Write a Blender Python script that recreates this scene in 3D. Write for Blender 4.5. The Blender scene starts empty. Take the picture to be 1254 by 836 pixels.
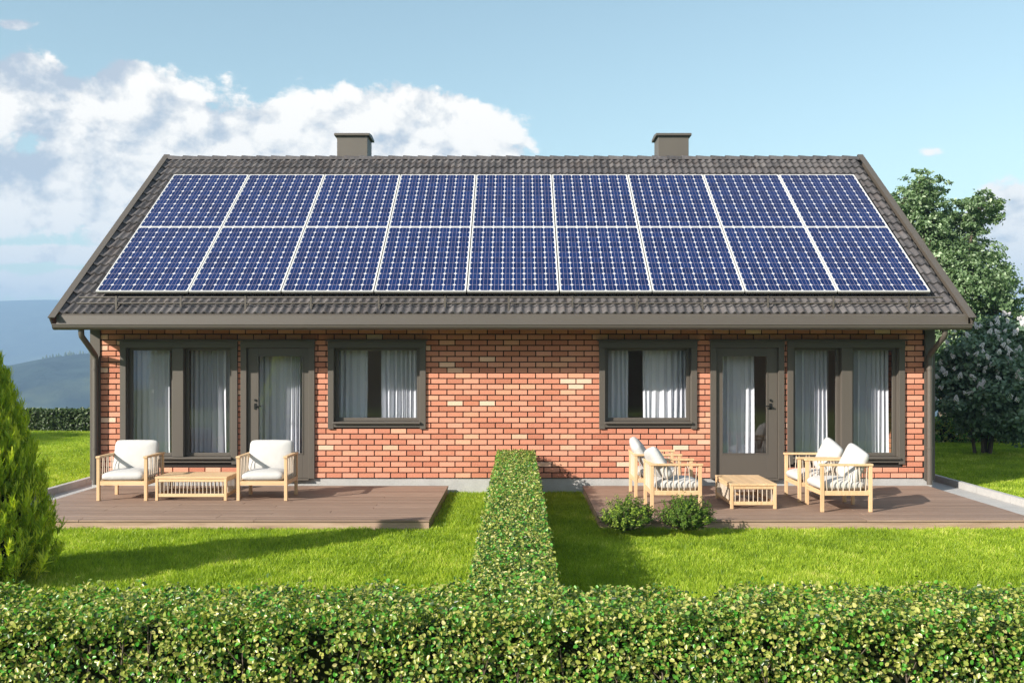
import bpy, math, random
import numpy as np
from mathutils import Vector, Matrix, noise as mnoise

random.seed(7); RNG = np.random.default_rng(11)
S = bpy.context.scene
COL = S.collection
R = math.radians

# ------------------------------------------------------------------ camera
F = 1200.0; VX = 634.0; VY = 441.0; CZ = 2.05; CY = -15.0
cam_d = bpy.data.cameras.new('camera'); cam = bpy.data.objects.new('camera', cam_d); COL.objects.link(cam)
cam.location = (0, CY, CZ); cam.rotation_euler = (R(90), 0, 0)
cam_d.sensor_width = 36; cam_d.lens = 36*F/1254
cam_d.shift_x = (627-VX)/1254; cam_d.shift_y = (VY-418)/1254
cam_d.clip_start = 0.1; cam_d.clip_end = 30000
S.camera = cam
S.render.resolution_x = 1024; S.render.resolution_y = 682
S.view_settings.view_transform = 'Standard'; S.view_settings.look = 'None'
S.view_settings.exposure = 1.0; S.view_settings.gamma = 1

# ------------------------------------------------------------------ sun
SUN_EL = R(26); SUN_A = R(52)
ldir = Vector((math.sin(SUN_A)*math.cos(SUN_EL), math.cos(SUN_A)*math.cos(SUN_EL), -math.sin(SUN_EL)))
sun_d = bpy.data.lights.new('sun', 'SUN'); sun_d.energy = 5.0; sun_d.angle = R(0.55); sun_d.color = (1, .93, .83)
sun = bpy.data.objects.new('sun', sun_d); COL.objects.link(sun)
sun.rotation_euler = ldir.to_track_quat('-Z', 'Y').to_euler(); sun.location = (-30, -30, 25)

# ------------------------------------------------------------------ node helper
class NT:
    def __init__(s, nt): s.nt = nt; nt.nodes.clear()
    def n(s, t, **k):
        d = s.nt.nodes.new(t)
        for a, v in k.items(): setattr(d, a, v)
        return d
    def l(s, a, b): s.nt.links.new(a, b)
    def inp(s, sock, v):
        if isinstance(v, bpy.types.NodeSocket): s.l(v, sock)
        else: sock.default_value = v
    def m(s, op, a, b=0.0, c=0.0, clamp=False):
        d = s.n('ShaderNodeMath', operation=op, use_clamp=clamp)
        s.inp(d.inputs[0], a); s.inp(d.inputs[1], b); s.inp(d.inputs[2], c)
        return d.outputs[0]
    def noise(s, vec, scale, detail=4, rough=.5, dist=0.0):
        d = s.n('ShaderNodeTexNoise'); s.inp(d.inputs['Vector'], vec)
        d.inputs['Scale'].default_value = scale; d.inputs['Detail'].default_value = detail
        d.inputs['Roughness'].default_value = rough; d.inputs['Distortion'].default_value = dist
        return d.outputs['Fac']
    def mixc(s, f, a, b, blend='MIX'):
        d = s.n('ShaderNodeMix', data_type='RGBA', blend_type=blend)
        s.inp(d.inputs[0], f); s.inp(d.inputs[6], a); s.inp(d.inputs[7], b)
        return d.outputs[2]
    def ramp(s, f, stops, interp='LINEAR'):
        d = s.n('ShaderNodeValToRGB'); s.inp(d.inputs[0], f); cr = d.color_ramp; cr.interpolation = interp
        while len(cr.elements) < len(stops): cr.elements.new(.5)
        for e, (p, c) in zip(cr.elements, stops): e.position = p; e.color = (*c, 1)
        return d.outputs[0]
    def smooth(s, v, lo, hi):
        d = s.n('ShaderNodeMapRange', interpolation_type='SMOOTHSTEP')
        s.inp(d.inputs[0], v); s.inp(d.inputs[1], lo); s.inp(d.inputs[2], hi)
        d.inputs[3].default_value = 0; d.inputs[4].default_value = 1
        return d.outputs[0]
    def vscale(s, vec, sc, off=(0, 0, 0)):
        d = s.n('ShaderNodeMapping'); s.inp(d.inputs[0], vec)
        d.inputs['Scale'].default_value = sc; d.inputs['Location'].default_value = off
        return d.outputs[0]

# ------------------------------------------------------------------ sky
W = bpy.data.worlds.new('World'); S.world = W; W.use_nodes = True
t = NT(W.node_tree)
sky = t.n('ShaderNodeTexSky', sky_type='NISHITA'); sky.sun_disc = False
sky.sun_elevation = SUN_EL; sky.sun_rotation = math.atan2(-ldir.x, -ldir.y) % (2*math.pi)
sky.air_density = 1.0; sky.dust_density = 0.6; sky.ozone_density = 1.2; sky.altitude = 200
tc = t.n('ShaderNodeTexCoord'); d = tc.outputs['Generated']
sx = t.n('ShaderNodeSeparateXYZ'); t.l(d, sx.inputs[0])
yy = t.m('MAXIMUM', sx.outputs[1], .12)
u = t.m('DIVIDE', sx.outputs[0], yy); v = t.m('DIVIDE', sx.outputs[2], yy)
lobes = [(190,165,150,85,1.0),(150,95,60,32,.8),(400,170,170,68,.95),(530,168,130,46,.85),(90,200,80,40,.6),(30,130,140,60,1.0),(20,220,120,70,1.0),
         (150,250,75,55,.8),(40,350,150,20,1.0),(30,312,130,16,.8),(20,30,48,14,.25),
         (1250,285,85,50,1.05),(1262,355,80,30,.8),(1045,160,30,9,.1),(1135,186,38,16,.05),(700,166,60,10,.05),(-250,200,200,90,.9),(1500,230,170,80,.9)]
cov = None
for (px, py, rx, ry, a) in lobes:
    e1 = t.m('MULTIPLY', t.m('SUBTRACT', u, (px-VX)/F), F/rx); e2 = t.m('MULTIPLY', t.m('SUBTRACT', v, (VY-py)/F), F/ry)
    q = t.m('ADD', t.m('MULTIPLY', e1, e1), t.m('MULTIPLY', e2, e2))
    g = t.m('SUBTRACT', a, t.m('MULTIPLY', t.m('POWER', q, .75), .85))
    cov = g if cov is None else t.m('SMOOTH_MAX', cov, g, .25)
back = t.m('MULTIPLY_ADD', t.noise(d, 1.7, 2), 2.6, -1.35)
cov = t.m('MAXIMUM', cov, t.m('ADD', back, t.m('MULTIPLY', t.smooth(sx.outputs[1], .55, .9), -3.0)))
cov = t.m('MAXIMUM', cov, -.9)
dv = t.vscale(d, (1, 1, 1.35))
f1 = t.noise(dv, 11.0, 11, .6, .15)
f2 = t.noise(t.vscale(dv, (1, 1, 1), (.014, .008, -.016)), 11.0, 11, .6, .15)
f3 = t.noise(dv, 4.0, 5, .5)
fld = t.m('ADD', cov, t.m('MULTIPLY', t.m('SUBTRACT', f1, .5), 3.6))
fld2 = t.m('ADD', cov, t.m('MULTIPLY', t.m('SUBTRACT', f2, .5), 3.6))
alpha = t.m('POWER', t.smooth(fld, 0.0, .30), 1.0)
lit = t.m('ADD', t.m('MULTIPLY', t.m('SUBTRACT', fld, fld2), 1.7), t.m('ADD', t.m('MULTIPLY', t.m('SUBTRACT', f3, .5), 3.6), .62))
low = t.smooth(v, .05, .17)
lit = t.m('ADD', lit, t.m('MULTIPLY', t.m('SUBTRACT', low, 1.0), -.35))
ccol = t.ramp(t.m('MAXIMUM', t.m('MINIMUM', lit, 1), 0), [(0, (2.9, 3.15, 3.5)), (.3, (3.8, 3.9, 4.0)), (.6, (5.2, 5.0, 4.7)), (1, (6.9, 6.4, 5.7))])
base = t.mixc(1.0, sky.outputs[0], (1.28, 1.23, .95, 1), 'MULTIPLY')
out = t.mixc(alpha, base, ccol)
bg = t.n('ShaderNodeBackground'); t.l(out, bg.inputs[0]); bg.inputs[1].default_value = .1
wo = t.n('ShaderNodeOutputWorld'); t.l(bg.outputs[0], wo.inputs[0])

# ------------------------------------------------------------------ object helpers
def link(o): COL.objects.link(o); return o
def tag(o, label=None, cat=None, group=None, kind=None):
    if label: o['label'] = label
    if cat: o['category'] = cat
    if group: o['group'] = group
    if kind: o['kind'] = kind
    return o
def empty(name, loc=(0, 0, 0), rz=0.0):
    o = bpy.data.objects.new(name, None); o.location = loc; o.rotation_euler = (0, 0, rz); o.empty_display_size = .2
    return link(o)
def copy_tree(o, parent=None):
    c = o.copy(); link(c)
    if parent: c.parent = parent
    for ch in list(o.children): copy_tree(ch, c)
    return c
def inst(name, mesh, parent=None, loc=(0, 0, 0), rot=(0, 0, 0), scale=None):
    o = bpy.data.objects.new(name, mesh); o.location = loc; o.rotation_euler = rot
    if scale: o.scale = scale
    if parent: o.parent = parent
    return link(o)

class MB:
    def __init__(s): s.v = []; s.f = []; s.sm = []; s.rnd = []; s.cur = 0.0
    def add(s, vs, fs, smooth=False):
        b = len(s.v); s.v += [tuple(p) for p in vs]; s.f += [tuple(i+b for i in f) for f in fs]; s.sm += [smooth]*len(fs)
        s.rnd += [s.cur]*len(vs); return s
    def box(s, x0, x1, y0, y1, z0, z1, mat=None):
        vs = [(x0,y0,z0),(x1,y0,z0),(x1,y1,z0),(x0,y1,z0),(x0,y0,z1),(x1,y0,z1),(x1,y1,z1),(x0,y1,z1)]
        if mat is not None: vs = [mat @ Vector(p) for p in vs]
        return s.add(vs, [(0,3,2,1),(4,5,6,7),(0,1,5,4),(1,2,6,5),(2,3,7,6),(3,0,4,7)])
    def prism(s, poly, axis, a, b):
        """poly: list of 2D points; extrude along axis ('x','y','z') from a to b"""
        def P(p, c):
            return {'x': (c, p[0], p[1]), 'y': (p[0], c, p[1]), 'z': (p[0], p[1], c)}[axis]
        n = len(poly); vs = [P(p, a) for p in poly]+[P(p, b) for p in poly]
        fs = [tuple(range(n-1, -1, -1)), tuple(range(n, 2*n))]+[(i, (i+1) % n, n+(i+1) % n, n+i) for i in range(n)]
        return s.add(vs, fs)
    def tube(s, pts, r, seg=8, cap=True):
        pts = [Vector(p) for p in pts]; rs = r if isinstance(r, (list, tuple)) else [r]*len(pts)
        vs = []; fs = []
        up0 = None
        for i, p in enumerate(pts):
            d = (pts[min(i+1, len(pts)-1)]-pts[max(i-1, 0)]).normalized()
            ref = Vector((0, 0, 1)) if abs(d.z) < .9 else Vector((1, 0, 0))
            if up0 is not None: ref = up0
            a = d.cross(ref).normalized(); b = a.cross(d).normalized(); up0 = b
            for k in range(seg):
                th = 2*math.pi*k/seg; vs.append(p+(a*math.cos(th)+b*math.sin(th))*rs[i])
        for i in range(len(pts)-1):
            for k in range(seg):
                fs.append((i*seg+k, i*seg+(k+1) % seg, (i+1)*seg+(k+1) % seg, (i+1)*seg+k))
        s.add(vs, fs, True)
        if cap:
            s.add(vs[:seg], [tuple(range(seg))]); s.add(vs[-seg:], [tuple(range(seg-1, -1, -1))])
        return s
    def mesh(s, name, mat=None, attr=False):
        me = bpy.data.meshes.new(name); me.from_pydata(s.v, [], s.f)
        me.polygons.foreach_set('use_smooth', s.sm)
        if attr:
            a = me.attributes.new('rnd', 'FLOAT', 'POINT'); a.data.foreach_set('value', s.rnd)
        if mat: me.materials.append(mat)
        me.update(); return me
    def build(s, name, mat, parent=None, loc=(0, 0, 0), bevel=0, attr=False):
        o = inst(name, s.mesh(name, mat, attr), parent, loc)
        if bevel:
            m = o.modifiers.new('Bevel', 'BEVEL'); m.width = bevel; m.segments = 2; m.limit_method = 'ANGLE'; m.angle_limit = R(40)
        return o

def npmesh(name, V, Fq, mat, rnd=None, smooth=False, k=4):
    """V (N,3), Fq (M,k)"""
    me = bpy.data.meshes.new(name); n = len(V); m = len(Fq)
    me.vertices.add(n); me.vertices.foreach_set('co', V.astype(np.float32).ravel())
    me.loops.add(m*k); me.loops.foreach_set('vertex_index', Fq.astype(np.int32).ravel())
    me.polygons.add(m); me.polygons.foreach_set('loop_start', np.arange(m, dtype=np.int32)*k)
    me.polygons.foreach_set('loop_total', np.full(m, k, dtype=np.int32))
    if smooth: me.polygons.foreach_set('use_smooth', np.ones(m, dtype=bool))
    if rnd is not None:
        a = me.attributes.new('rnd', 'FLOAT', 'POINT'); a.data.foreach_set('value', rnd.astype(np.float32))
    me.materials.append(mat); me.update(calc_edges=True); return me

def unit(a): return a/np.maximum(np.linalg.norm(a, axis=1, keepdims=True), 1e-9)

def leaf_mesh(name, P, Nn, L, Wd, mat, tang=None, fold=.18, rnd=None):
    """folded oval leaves: 6 verts and 2 quads each. P base points, Nn face normals, L length, Wd width"""
    n = len(P); Nn = unit(Nn)
    T = RNG.normal(size=(n, 3)) if tang is None else tang
    T = unit(T-Nn*np.sum(T*Nn, axis=1, keepdims=True)); Bn = np.cross(Nn, T)
    L = np.broadcast_to(L, (n,))[:, None]; Wd = np.broadcast_to(Wd, (n,))[:, None]
    def pt(a, b, c): return P+T*L*a+Bn*Wd*b+Nn*Wd*c
    V = np.stack([pt(0, 0, 0), pt(.3, .44, fold), pt(.72, .38, fold), pt(1, 0, -.08), pt(.72, -.38, fold), pt(.3, -.44, fold)], axis=1).reshape(-1, 3)
    b = np.arange(n)[:, None]*6
    Fq = np.concatenate([b+np.array([[0, 1, 2, 3]]), b+np.array([[0, 3, 4, 5]])], axis=1).reshape(-1, 4)
    if rnd is None: rnd = RNG.random(n)
    return npmesh(name, V, Fq, mat, np.repeat(rnd, 6))

# ------------------------------------------------------------------ materials
def newmat(name):
    m = bpy.data.materials.new(name); m.use_nodes = True; return m, NT(m.node_tree)
def finish(t, color, rough=.6, bump=None, bstr=.2, bdist=.01, metal=0.0, spec=.5, coat=0.0, sub=None):
    p = t.n('ShaderNodeBsdfPrincipled'); t.inp(p.inputs['Base Color'], color if isinstance(color, bpy.types.NodeSocket) else (*color, 1))
    t.inp(p.inputs['Roughness'], rough); p.inputs['Metallic'].default_value = metal
    p.inputs['Specular IOR Level'].default_value = spec; p.inputs['Coat Weight'].default_value = coat
    if coat: p.inputs['Coat Roughness'].default_value = .05
    if bump is not None:
        b = t.n('ShaderNodeBump'); b.inputs['Strength'].default_value = bstr; b.inputs['Distance'].default_value = bdist
        t.l(bump, b.inputs['Height']); t.l(b.outputs[0], p.inputs['Normal'])
    o = t.n('ShaderNodeOutputMaterial'); t.l(p.outputs[0], o.inputs[0]); return p
def objco(t): return t.n('ShaderNodeTexCoord').outputs['Object']
def worldco(t): return t.n('ShaderNodeNewGeometry').outputs['Position']
def orand(t): return t.n('ShaderNodeObjectInfo').outputs['Random']
def rattr(t):
    a = t.n('ShaderNodeAttribute'); a.attribute_name = 'rnd'; return a.outputs['Fac']
def rr(t):  # piece random: object random plus mesh attribute
    return t.m('FRACT', t.m('ADD', orand(t), rattr(t)))
def C3(h, g=1.0):
    return tuple(c*g for c in h)

def paint_mat(name, col, rough=.45, var=.12):
    m, t = newmat(name); w = worldco(t)
    n1 = t.noise(w, 1.3, 5, .6); n2 = t.noise(w, 120, 2)
    f = t.m('MULTIPLY', t.m('SUBTRACT', n1, .5), var*4)
    c = t.mixc(t.m('ADD', f, .5, clamp=True), (*C3(col, 1-var), 1), (*C3(col, 1+var), 1))
    finish(t, c, t.m('ADD', rough, t.m('MULTIPLY', n1, .15)), n2, .12, .002); return m
M = {}
M['trim'] = paint_mat('taupe_paint', (.090, .077, .064))
M['trim_dark'] = paint_mat('dark_rubber', (.02, .02, .02), .5)
M['chimney'] = paint_mat('chimney_sheet', (.105, .092, .077), .5, .18)

m, t = newmat('brick_face'); r = rr(t); w = worldco(t)
c = t.ramp(r, [(0, (.46, .17, .105)), (.3, (.60, .245, .158)), (.6, (.68, .31, .21)), (.86, (.52, .20, .12)), (.955, (.72, .37, .24)), (.972, (.80, .50, .36)), (1, (.82, .54, .40))])
n1 = t.noise(w, 60, 4, .7); n2 = t.noise(w, 250, 3, .6)
c = t.mixc(t.m('MULTIPLY', t.smooth(n1, .5, .75), .35), c, (.75, .5, .36, 1))
c = t.mixc(t.m('MULTIPLY', t.smooth(n1, .5, .25), .45), c, (.3, .12, .07, 1))
finish(t, c, .85, t.m('ADD', n1, n2), .5, .004, spec=.25); M['brick'] = m
m, t = newmat('mortar'); w = worldco(t); n1 = t.noise(w, 90, 4)
finish(t, t.mixc(n1, (.022, .019, .017, 1), (.055, .047, .04, 1)), .95, n1, .5, .004, spec=.1); M['mortar'] = m
m, t = newmat('gable_brick'); w = worldco(t)
b = t.n('ShaderNodeTexBrick'); sp = t.n('ShaderNodeSeparateXYZ'); t.l(w, sp.inputs[0]); cb = t.n('ShaderNodeCombineXYZ'); t.l(sp.outputs[1], cb.inputs[0]); t.l(sp.outputs[2], cb.inputs[1])
t.l(cb.outputs[0], b.inputs[0]); b.inputs['Color1'].default_value = (.58, .235, .135, 1); b.inputs['Color2'].default_value = (.5, .19, .11, 1); b.inputs['Mortar'].default_value = (.07, .06, .05, 1)
b.inputs['Scale'].default_value = 1; b.inputs['Brick Width'].default_value = .247; b.inputs['Row Height'].default_value = .0847; b.inputs['Mortar Size'].default_value = .006
finish(t, b.outputs[0], .85, b.outputs['Fac'], -.6, .01); M['gable_brick'] = m

m, t = newmat('roof_tile'); r = rr(t); w = worldco(t)
n1 = t.noise(t.vscale(w, (1, .35, .35)), 22, 5, .65); n2 = t.noise(w, 3.0, 4)
c = t.ramp(r, [(0, (.060, .056, .058)), (.5, (.084, .078, .080)), (1, (.120, .111, .111))])
c = t.mixc(t.m('MULTIPLY', t.smooth(n1, .42, .78), .55), c, (.19, .172, .168, 1))
c = t.mixc(t.m('MULTIPLY', t.smooth(n2, .5, .75), .35), c, (.085, .06, .048, 1))
finish(t, c, .75, n1, .35, .006, spec=.3); M['tile'] = m

m, t = newmat('solar_cell_silicon'); o = objco(t); r = orand(t)
sp = t.n('ShaderNodeSeparateXYZ'); t.l(o, sp.inputs[0])
ax = t.m('ABSOLUTE', sp.outputs[0]); bus = t.smooth(t.m('ABSOLUTE', t.m('SUBTRACT', ax, .029)), .0032, .0018)
c = t.mixc(r, (.002, .011, .062, 1), (.004, .019, .094, 1))
c = t.mixc(t.m('MULTIPLY', bus, .75), c, (.26, .22, .32, 1))
finish(t, c, .35, spec=.28); M['cell'] = m
m, t = newmat('panel_backsheet'); finish(t, (.62, .60, .63), .4); M['sheet'] = m
m, t = newmat('panel_frame_aluminium'); finish(t, (.60, .60, .59), .45, spec=.4); M['pframe'] = m
m, t = newmat('gable_dark'); finish(t, (.08, .075, .07), .8); M['dark'] = m

m, t = newmat('concrete'); w = worldco(t); n1 = t.noise(w, 5, 6, .65); n2 = t.noise(w, 120, 3, .7); n3 = t.noise(w, 30, 3)
c = t.mixc(n1, (.33, .325, .32, 1), (.52, .51, .5, 1)); c = t.mixc(t.m('MULTIPLY', t.smooth(n2, .5, .7), .5), c, (.22, .21, .2, 1))
finish(t, c, .9, t.m('ADD', n2, n3), .5, .005, spec=.2); M['concrete'] = m

def wood(name, c0, c1, c2, axis=0, grain=30, rough=.6, groove=0):
    m, t = newmat(name); o = worldco(t) if groove else objco(t); r = rr(t)
    sc = [grain, grain, grain]; sc[axis] = grain/14
    off = t.n('ShaderNodeVectorMath', operation='ADD'); cc = t.n('ShaderNodeCombineXYZ'); t.l(t.m('MULTIPLY', r, 37.0), cc.inputs[0]); t.l(t.m('MULTIPLY', r, 11.0), cc.inputs[1])
    t.l(t.vscale(o, sc), off.inputs[0]); t.l(cc.outputs[0], off.inputs[1])
    n1 = t.noise(off.outputs[0], 1, 5, .6, 1.2)
    c = t.ramp(n1, [(.25, c0), (.5, c1), (.75, c2)])
    c = t.mixc(t.m('MULTIPLY', r, .6 if groove else .35), c, (*C3(c0, .8), 1))
    h = n1
    if groove:
        sp = t.n('ShaderNodeSeparateXYZ'); t.l(objco(t), sp.inputs[0])
        g = t.m('SINE', t.m('MULTIPLY', sp.outputs[1], 2*math.pi/.0145))
        h = t.m('ADD', t.m('MULTIPLY', g, .8), n1)
        c = t.mixc(t.m('MULTIPLY', t.smooth(g, -.2, -.9), .45), c, (*C3(c0, .45), 1))
    finish(t, c, rough, h, .35, .004, spec=.35); return m
M['deck'] = wood('deck_wood', (.25, .165, .12), (.33, .225, .17), (.41, .295, .23), 0, 26, .6, 1)
M['fascia'] = wood('deck_edge_wood', (.30, .20, .145), (.42, .29, .21), (.52, .38, .29), 0, 16, .6)
M['teak'] = wood('pale_wood', (.56, .36, .19), (.68, .46, .26), (.76, .55, .34), 2, 26, .5)
M['teakx'] = wood('pale_wood_long', (.56, .36, .19), (.68, .46, .26), (.76, .55, .34), 0, 26, .5)
M['rod'] = wood('spindle_wood', (.5, .4, .3), (.62, .52, .42), (.7, .6, .5), 2, 30, .5)
m, t = newmat('cushion_fabric'); o = objco(t); n1 = t.noise(o, 150, 3, .7); n2 = t.noise(o, 11, 5, .65)
finish(t, t.mixc(n1, (.43, .42, .41, 1), (.60, .59, .575, 1)), .95, t.m('ADD', n2, t.m('MULTIPLY', n1, .15)), .35, .02, spec=.1); M['cushion'] = m
m, t = newmat('curtain_cloth'); o = worldco(t); n1 = t.noise(t.vscale(o, (60, 60, 6)), 4, 3)
p = t.n('ShaderNodeBsdfDiffuse'); t.l(t.mixc(n1, (.68, .69, .75, 1), (.81, .82, .87, 1)), p.inputs[0])
q = t.n('ShaderNodeBsdfTranslucent'); q.inputs[0].default_value = (.7, .7, .7, 1); mx = t.n('ShaderNodeMixShader'); mx.inputs[0].default_value = .08
t.l(p.outputs[0], mx.inputs[1]); t.l(q.outputs[0], mx.inputs[2]); oo = t.n('ShaderNodeOutputMaterial'); t.l(mx.outputs[0], oo.inputs[0]); M['curtain'] = m
m, t = newmat('window_glass')
tr = t.n('ShaderNodeBsdfTransparent'); tr.inputs[0].default_value = (.965, .97, .975, 1)
gl = t.n('ShaderNodeBsdfGlossy'); gl.inputs['Roughness'].default_value = .012; gl.inputs[0].default_value = (1, 1, 1, 1)
gg = t.n('ShaderNodeNewGeometry'); dt = t.n('ShaderNodeVectorMath', operation='DOT_PRODUCT'); t.l(gg.outputs['Normal'], dt.inputs[0]); t.l(gg.outputs['Incoming'], dt.inputs[1])
fz = t.m('POWER', t.m('SUBTRACT', 1.0, t.m('ABSOLUTE', dt.outputs['Value'])), 5.0)
mx = t.n('ShaderNodeMixShader'); t.l(t.m('MULTIPLY_ADD', fz, .94, .048), mx.inputs[0]); t.l(tr.outputs[0], mx.inputs[1]); t.l(gl.outputs[0], mx.inputs[2])
oo = t.n('ShaderNodeOutputMaterial'); t.l(mx.outputs[0], oo.inputs[0]); M['glass'] = m
m, t = newmat('room_plaster'); finish(t, (.60, .56, .50), .9); M['room'] = m
m, t = newmat('handle_metal'); finish(t, (.03, .03, .03), .35, metal=.6); M['handle'] = m

def leafmat(name, stops, trans=.35, gloss=.35, transcol=None, rough=.45):
    m, t = newmat(name); r = rr(t); c = t.ramp(r, stops)
    p = t.n('ShaderNodeBsdfPrincipled'); t.l(c, p.inputs['Base Color']); p.inputs['Roughness'].default_value = rough; p.inputs['Specular IOR Level'].default_value = gloss
    q = t.n('ShaderNodeBsdfTranslucent'); t.l(t.mixc(1.0, c, (*(transcol or (1.3, 1.5, .5)), 1), 'MULTIPLY'), q.inputs[0])
    mx = t.n('ShaderNodeMixShader'); mx.inputs[0].default_value = trans; t.l(p.outputs[0], mx.inputs[1]); t.l(q.outputs[0], mx.inputs[2])
    o = t.n('ShaderNodeOutputMaterial'); t.l(mx.outputs[0], o.inputs[0]); return m
def grassmat(*a):
    m = leafmat(*a); t = NT.__new__(NT); t.nt = m.node_tree
    rp = [n for n in t.nt.nodes if n.type == 'VALTORGB'][0]; src = rp.inputs[0].links[0].from_socket
    w = worldco(t); n1 = t.noise(w, 1.1, 4, .6); n2 = t.noise(w, 7.0, 3, .6)
    f = t.m('ADD', t.m('MULTIPLY', src, .75), t.m('ADD', t.m('MULTIPLY', t.m('SUBTRACT', n1, .42), 1.3), t.m('MULTIPLY', t.m('SUBTRACT', n2, .5), .9)))
    t.l(t.m('MAXIMUM', t.m('MINIMUM', f, .999), 0.0), rp.inputs[0]); return m
M['hedge_leaf'] = leafmat('hedge_leaf', [(0, (.03, .06, .02)), (.2, (.08, .16, .03)), (.3, (.07, .30, .03)), (.42, (.15, .42, .05)), (.49, (.19, .28, .05)), (.64, (.31, .36, .07)), (.84, (.44, .44, .11)), (.95, (.51, .48, .16)), (1, (.60, .54, .26))], .3, .5, (1.1, 1.3, .5), .32)
M['far_leaf'] = leafmat('far_hedge_leaf', [(0, (.035, .06, .018)), (.6, (.06, .10, .03)), (1, (.10, .14, .05))], .25, .5)
M['box_leaf'] = leafmat('shrub_leaf', [(0, (.04, .085, .012)), (.6, (.11, .19, .025)), (1, (.32, .42, .06))], .3, .15)
M['thuja'] = leafmat('conifer_spray', [(0, (.20, .30, .03)), (.3, (.44, .54, .05)), (.65, (.74, .76, .08)), (1, (.85, .84, .15))], .5, .25, (1.2, 1.3, .4))
M['tree_leaf'] = leafmat('tree_leaf', [(0, (.07, .12, .045)), (.45, (.17, .26, .12)), (.8, (.33, .45, .26)), (1, (.56, .66, .46))], .35, .5)
M['olive_leaf'] = leafmat('warm_tree_leaf', [(0, (.07, .10, .02)), (.5, (.13, .17, .04)), (1, (.22, .26, .08))], .35, .4)
M['bright_leaf'] = leafmat('bright_leaf', [(0, (.16, .28, .03)), (1, (.30, .45, .06))], .4, .4)
M['lilac_leaf'] = leafmat('lilac_leaf', [(0, (.07, .13, .085)), (.6, (.15, .23, .15)), (1, (.27, .36, .26))], .2, .45)
M['grass_blade'] = grassmat('grass_blade', [(0, (.15, .24, .015)), (.5, (.31, .44, .03)), (.85, (.50, .60, .06)), (1, (.70, .68, .20))], .4, .3, (1.2, 1.3, .4))
m, t = newmat('blossom'); finish(t, (.78, .74, .76), .8); M['blossom'] = m
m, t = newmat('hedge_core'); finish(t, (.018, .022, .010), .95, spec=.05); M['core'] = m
m, t = newmat('bark'); o = objco(t); n1 = t.noise(t.vscale(o, (20, 20, 4)), 1, 5)
finish(t, t.mixc(n1, (.06, .045, .035, 1), (.16, .12, .09, 1)), .9, n1, .6, .02); M['bark'] = m

m, t = newmat('lawn_soil'); w = worldco(t); n1 = t.noise(w, 1.2, 5, .6); n2 = t.noise(w, 60, 3, .7)
c = t.mixc(n1, (.10, .16, .015, 1), (.17, .25, .03, 1)); c = t.mixc(t.m('MULTIPLY', n2, .6), c, (.04, .07, .01, 1))
finish(t, c, .95, n2, .6, .02, spec=.1); M['ground'] = m
m, t = newmat('hillside'); w = worldco(t); n1 = t.noise(w, .02, 8, .65); n2 = t.noise(w, .004, 5, .6)
c = t.mixc(t.smooth(n1, .35, .65), (.012, .022, .024, 1), (.035, .055, .048, 1)); c = t.mixc(t.m('MULTIPLY', t.smooth(n2, .55, .7), .6), c, (.13, .15, .07, 1))
finish(t, c, 1.0, n1, 1.0, 6.0, spec=.05); M['hill'] = m

# ------------------------------------------------------------------ ground and terrain
def ground_z(x, y):
    dx = max(abs(x)-26, 0); dyv = max(y-17, 0); r = math.hypot(dx*.9, dyv)
    if y < 0: r = max(r, 0)
    z = -68*(1-math.exp(-r/230.0))
    return z
xs = sorted(set([s*v_ for v_ in [0, 5, 10, 16, 22, 26, 28, 30, 33, 37, 44, 55, 70, 90, 120, 160, 220, 300, 420, 600, 900, 1500, 2600, 4500, 6000] for s in (-1, 1)]))
ys = [-6000, -3000, -1200, -500, -200, -80, -40, -20, -15, -10, -5, 0, 5, 10, 14, 17, 18, 20, 23, 27, 34, 45, 60, 80, 110, 150, 210, 300, 420, 600, 850, 1200, 1800, 2600, 4000, 6500]
g = MB(); nx = len(xs)
g.add([(x, y, ground_z(x, y)) for y in ys for x in xs], [(j*nx+i, j*nx+i+1, (j+1)*nx+i+1, (j+1)*nx+i) for j in range(len(ys)-1) for i in range(nx-1)], True)
tag(g.build('ground', M['ground']), 'green ground falling away behind the lawn to the valley', kind='structure')

def ridge(name, label, y0, x0, x1, depth, prof, base, nx, ny, amp, fs):
    vs = []; 
    for j in range(ny+1):
        q = j/ny; shape = math.sin(math.pi*min(q*1.0, 1)) ** .8
        for i in range(nx+1):
            x = x0+(x1-x0)*i/nx; y = y0+(q-.5)*depth
            h = prof(x)
            nz = mnoise.fractal(Vector((x*fs, y*fs, 3.3)), .9, 2.1, 6)
            vs.append((x, y, base+(h-base)*shape*(1+0.0)+nz*amp*(.3+shape)*(1 if 0 < q < 1 else 0)))
    n = nx+1
    b = MB().add(vs, [(j*n+i, j*n+i+1, (j+1)*n+i+1, (j+1)*n+i) for j in range(ny) for i in range(nx)], True)
    return tag(b.build(name, M['hill']), label, kind='structure')
def far_prof(x):
    return 186+14*math.sin(x/1100+1.2)+7*math.sin(x/310)+(-x/3000)*18
ridge('mountain', 'long blue mountain range on the far side of the valley', 3300, -5200, 5200, 1500, far_prof, -70, 160, 40, 14, .0022)
def near_prof(x):
    # ridge 700 m away: higher behind the house, dropping to the left
    px = VX+x/1115*F
    a = (px-60)/34
    return CZ+.5+7*math.tanh(a)-(0 if px > 0 else .06*abs(px)) - (max(px-500, 0)*.1)
ridge('hill', 'nearer wooded hill under haze to the left of the house', 1100, -2100, 1300, 560, near_prof, -72, 220, 40, 3.5, .009)
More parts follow.
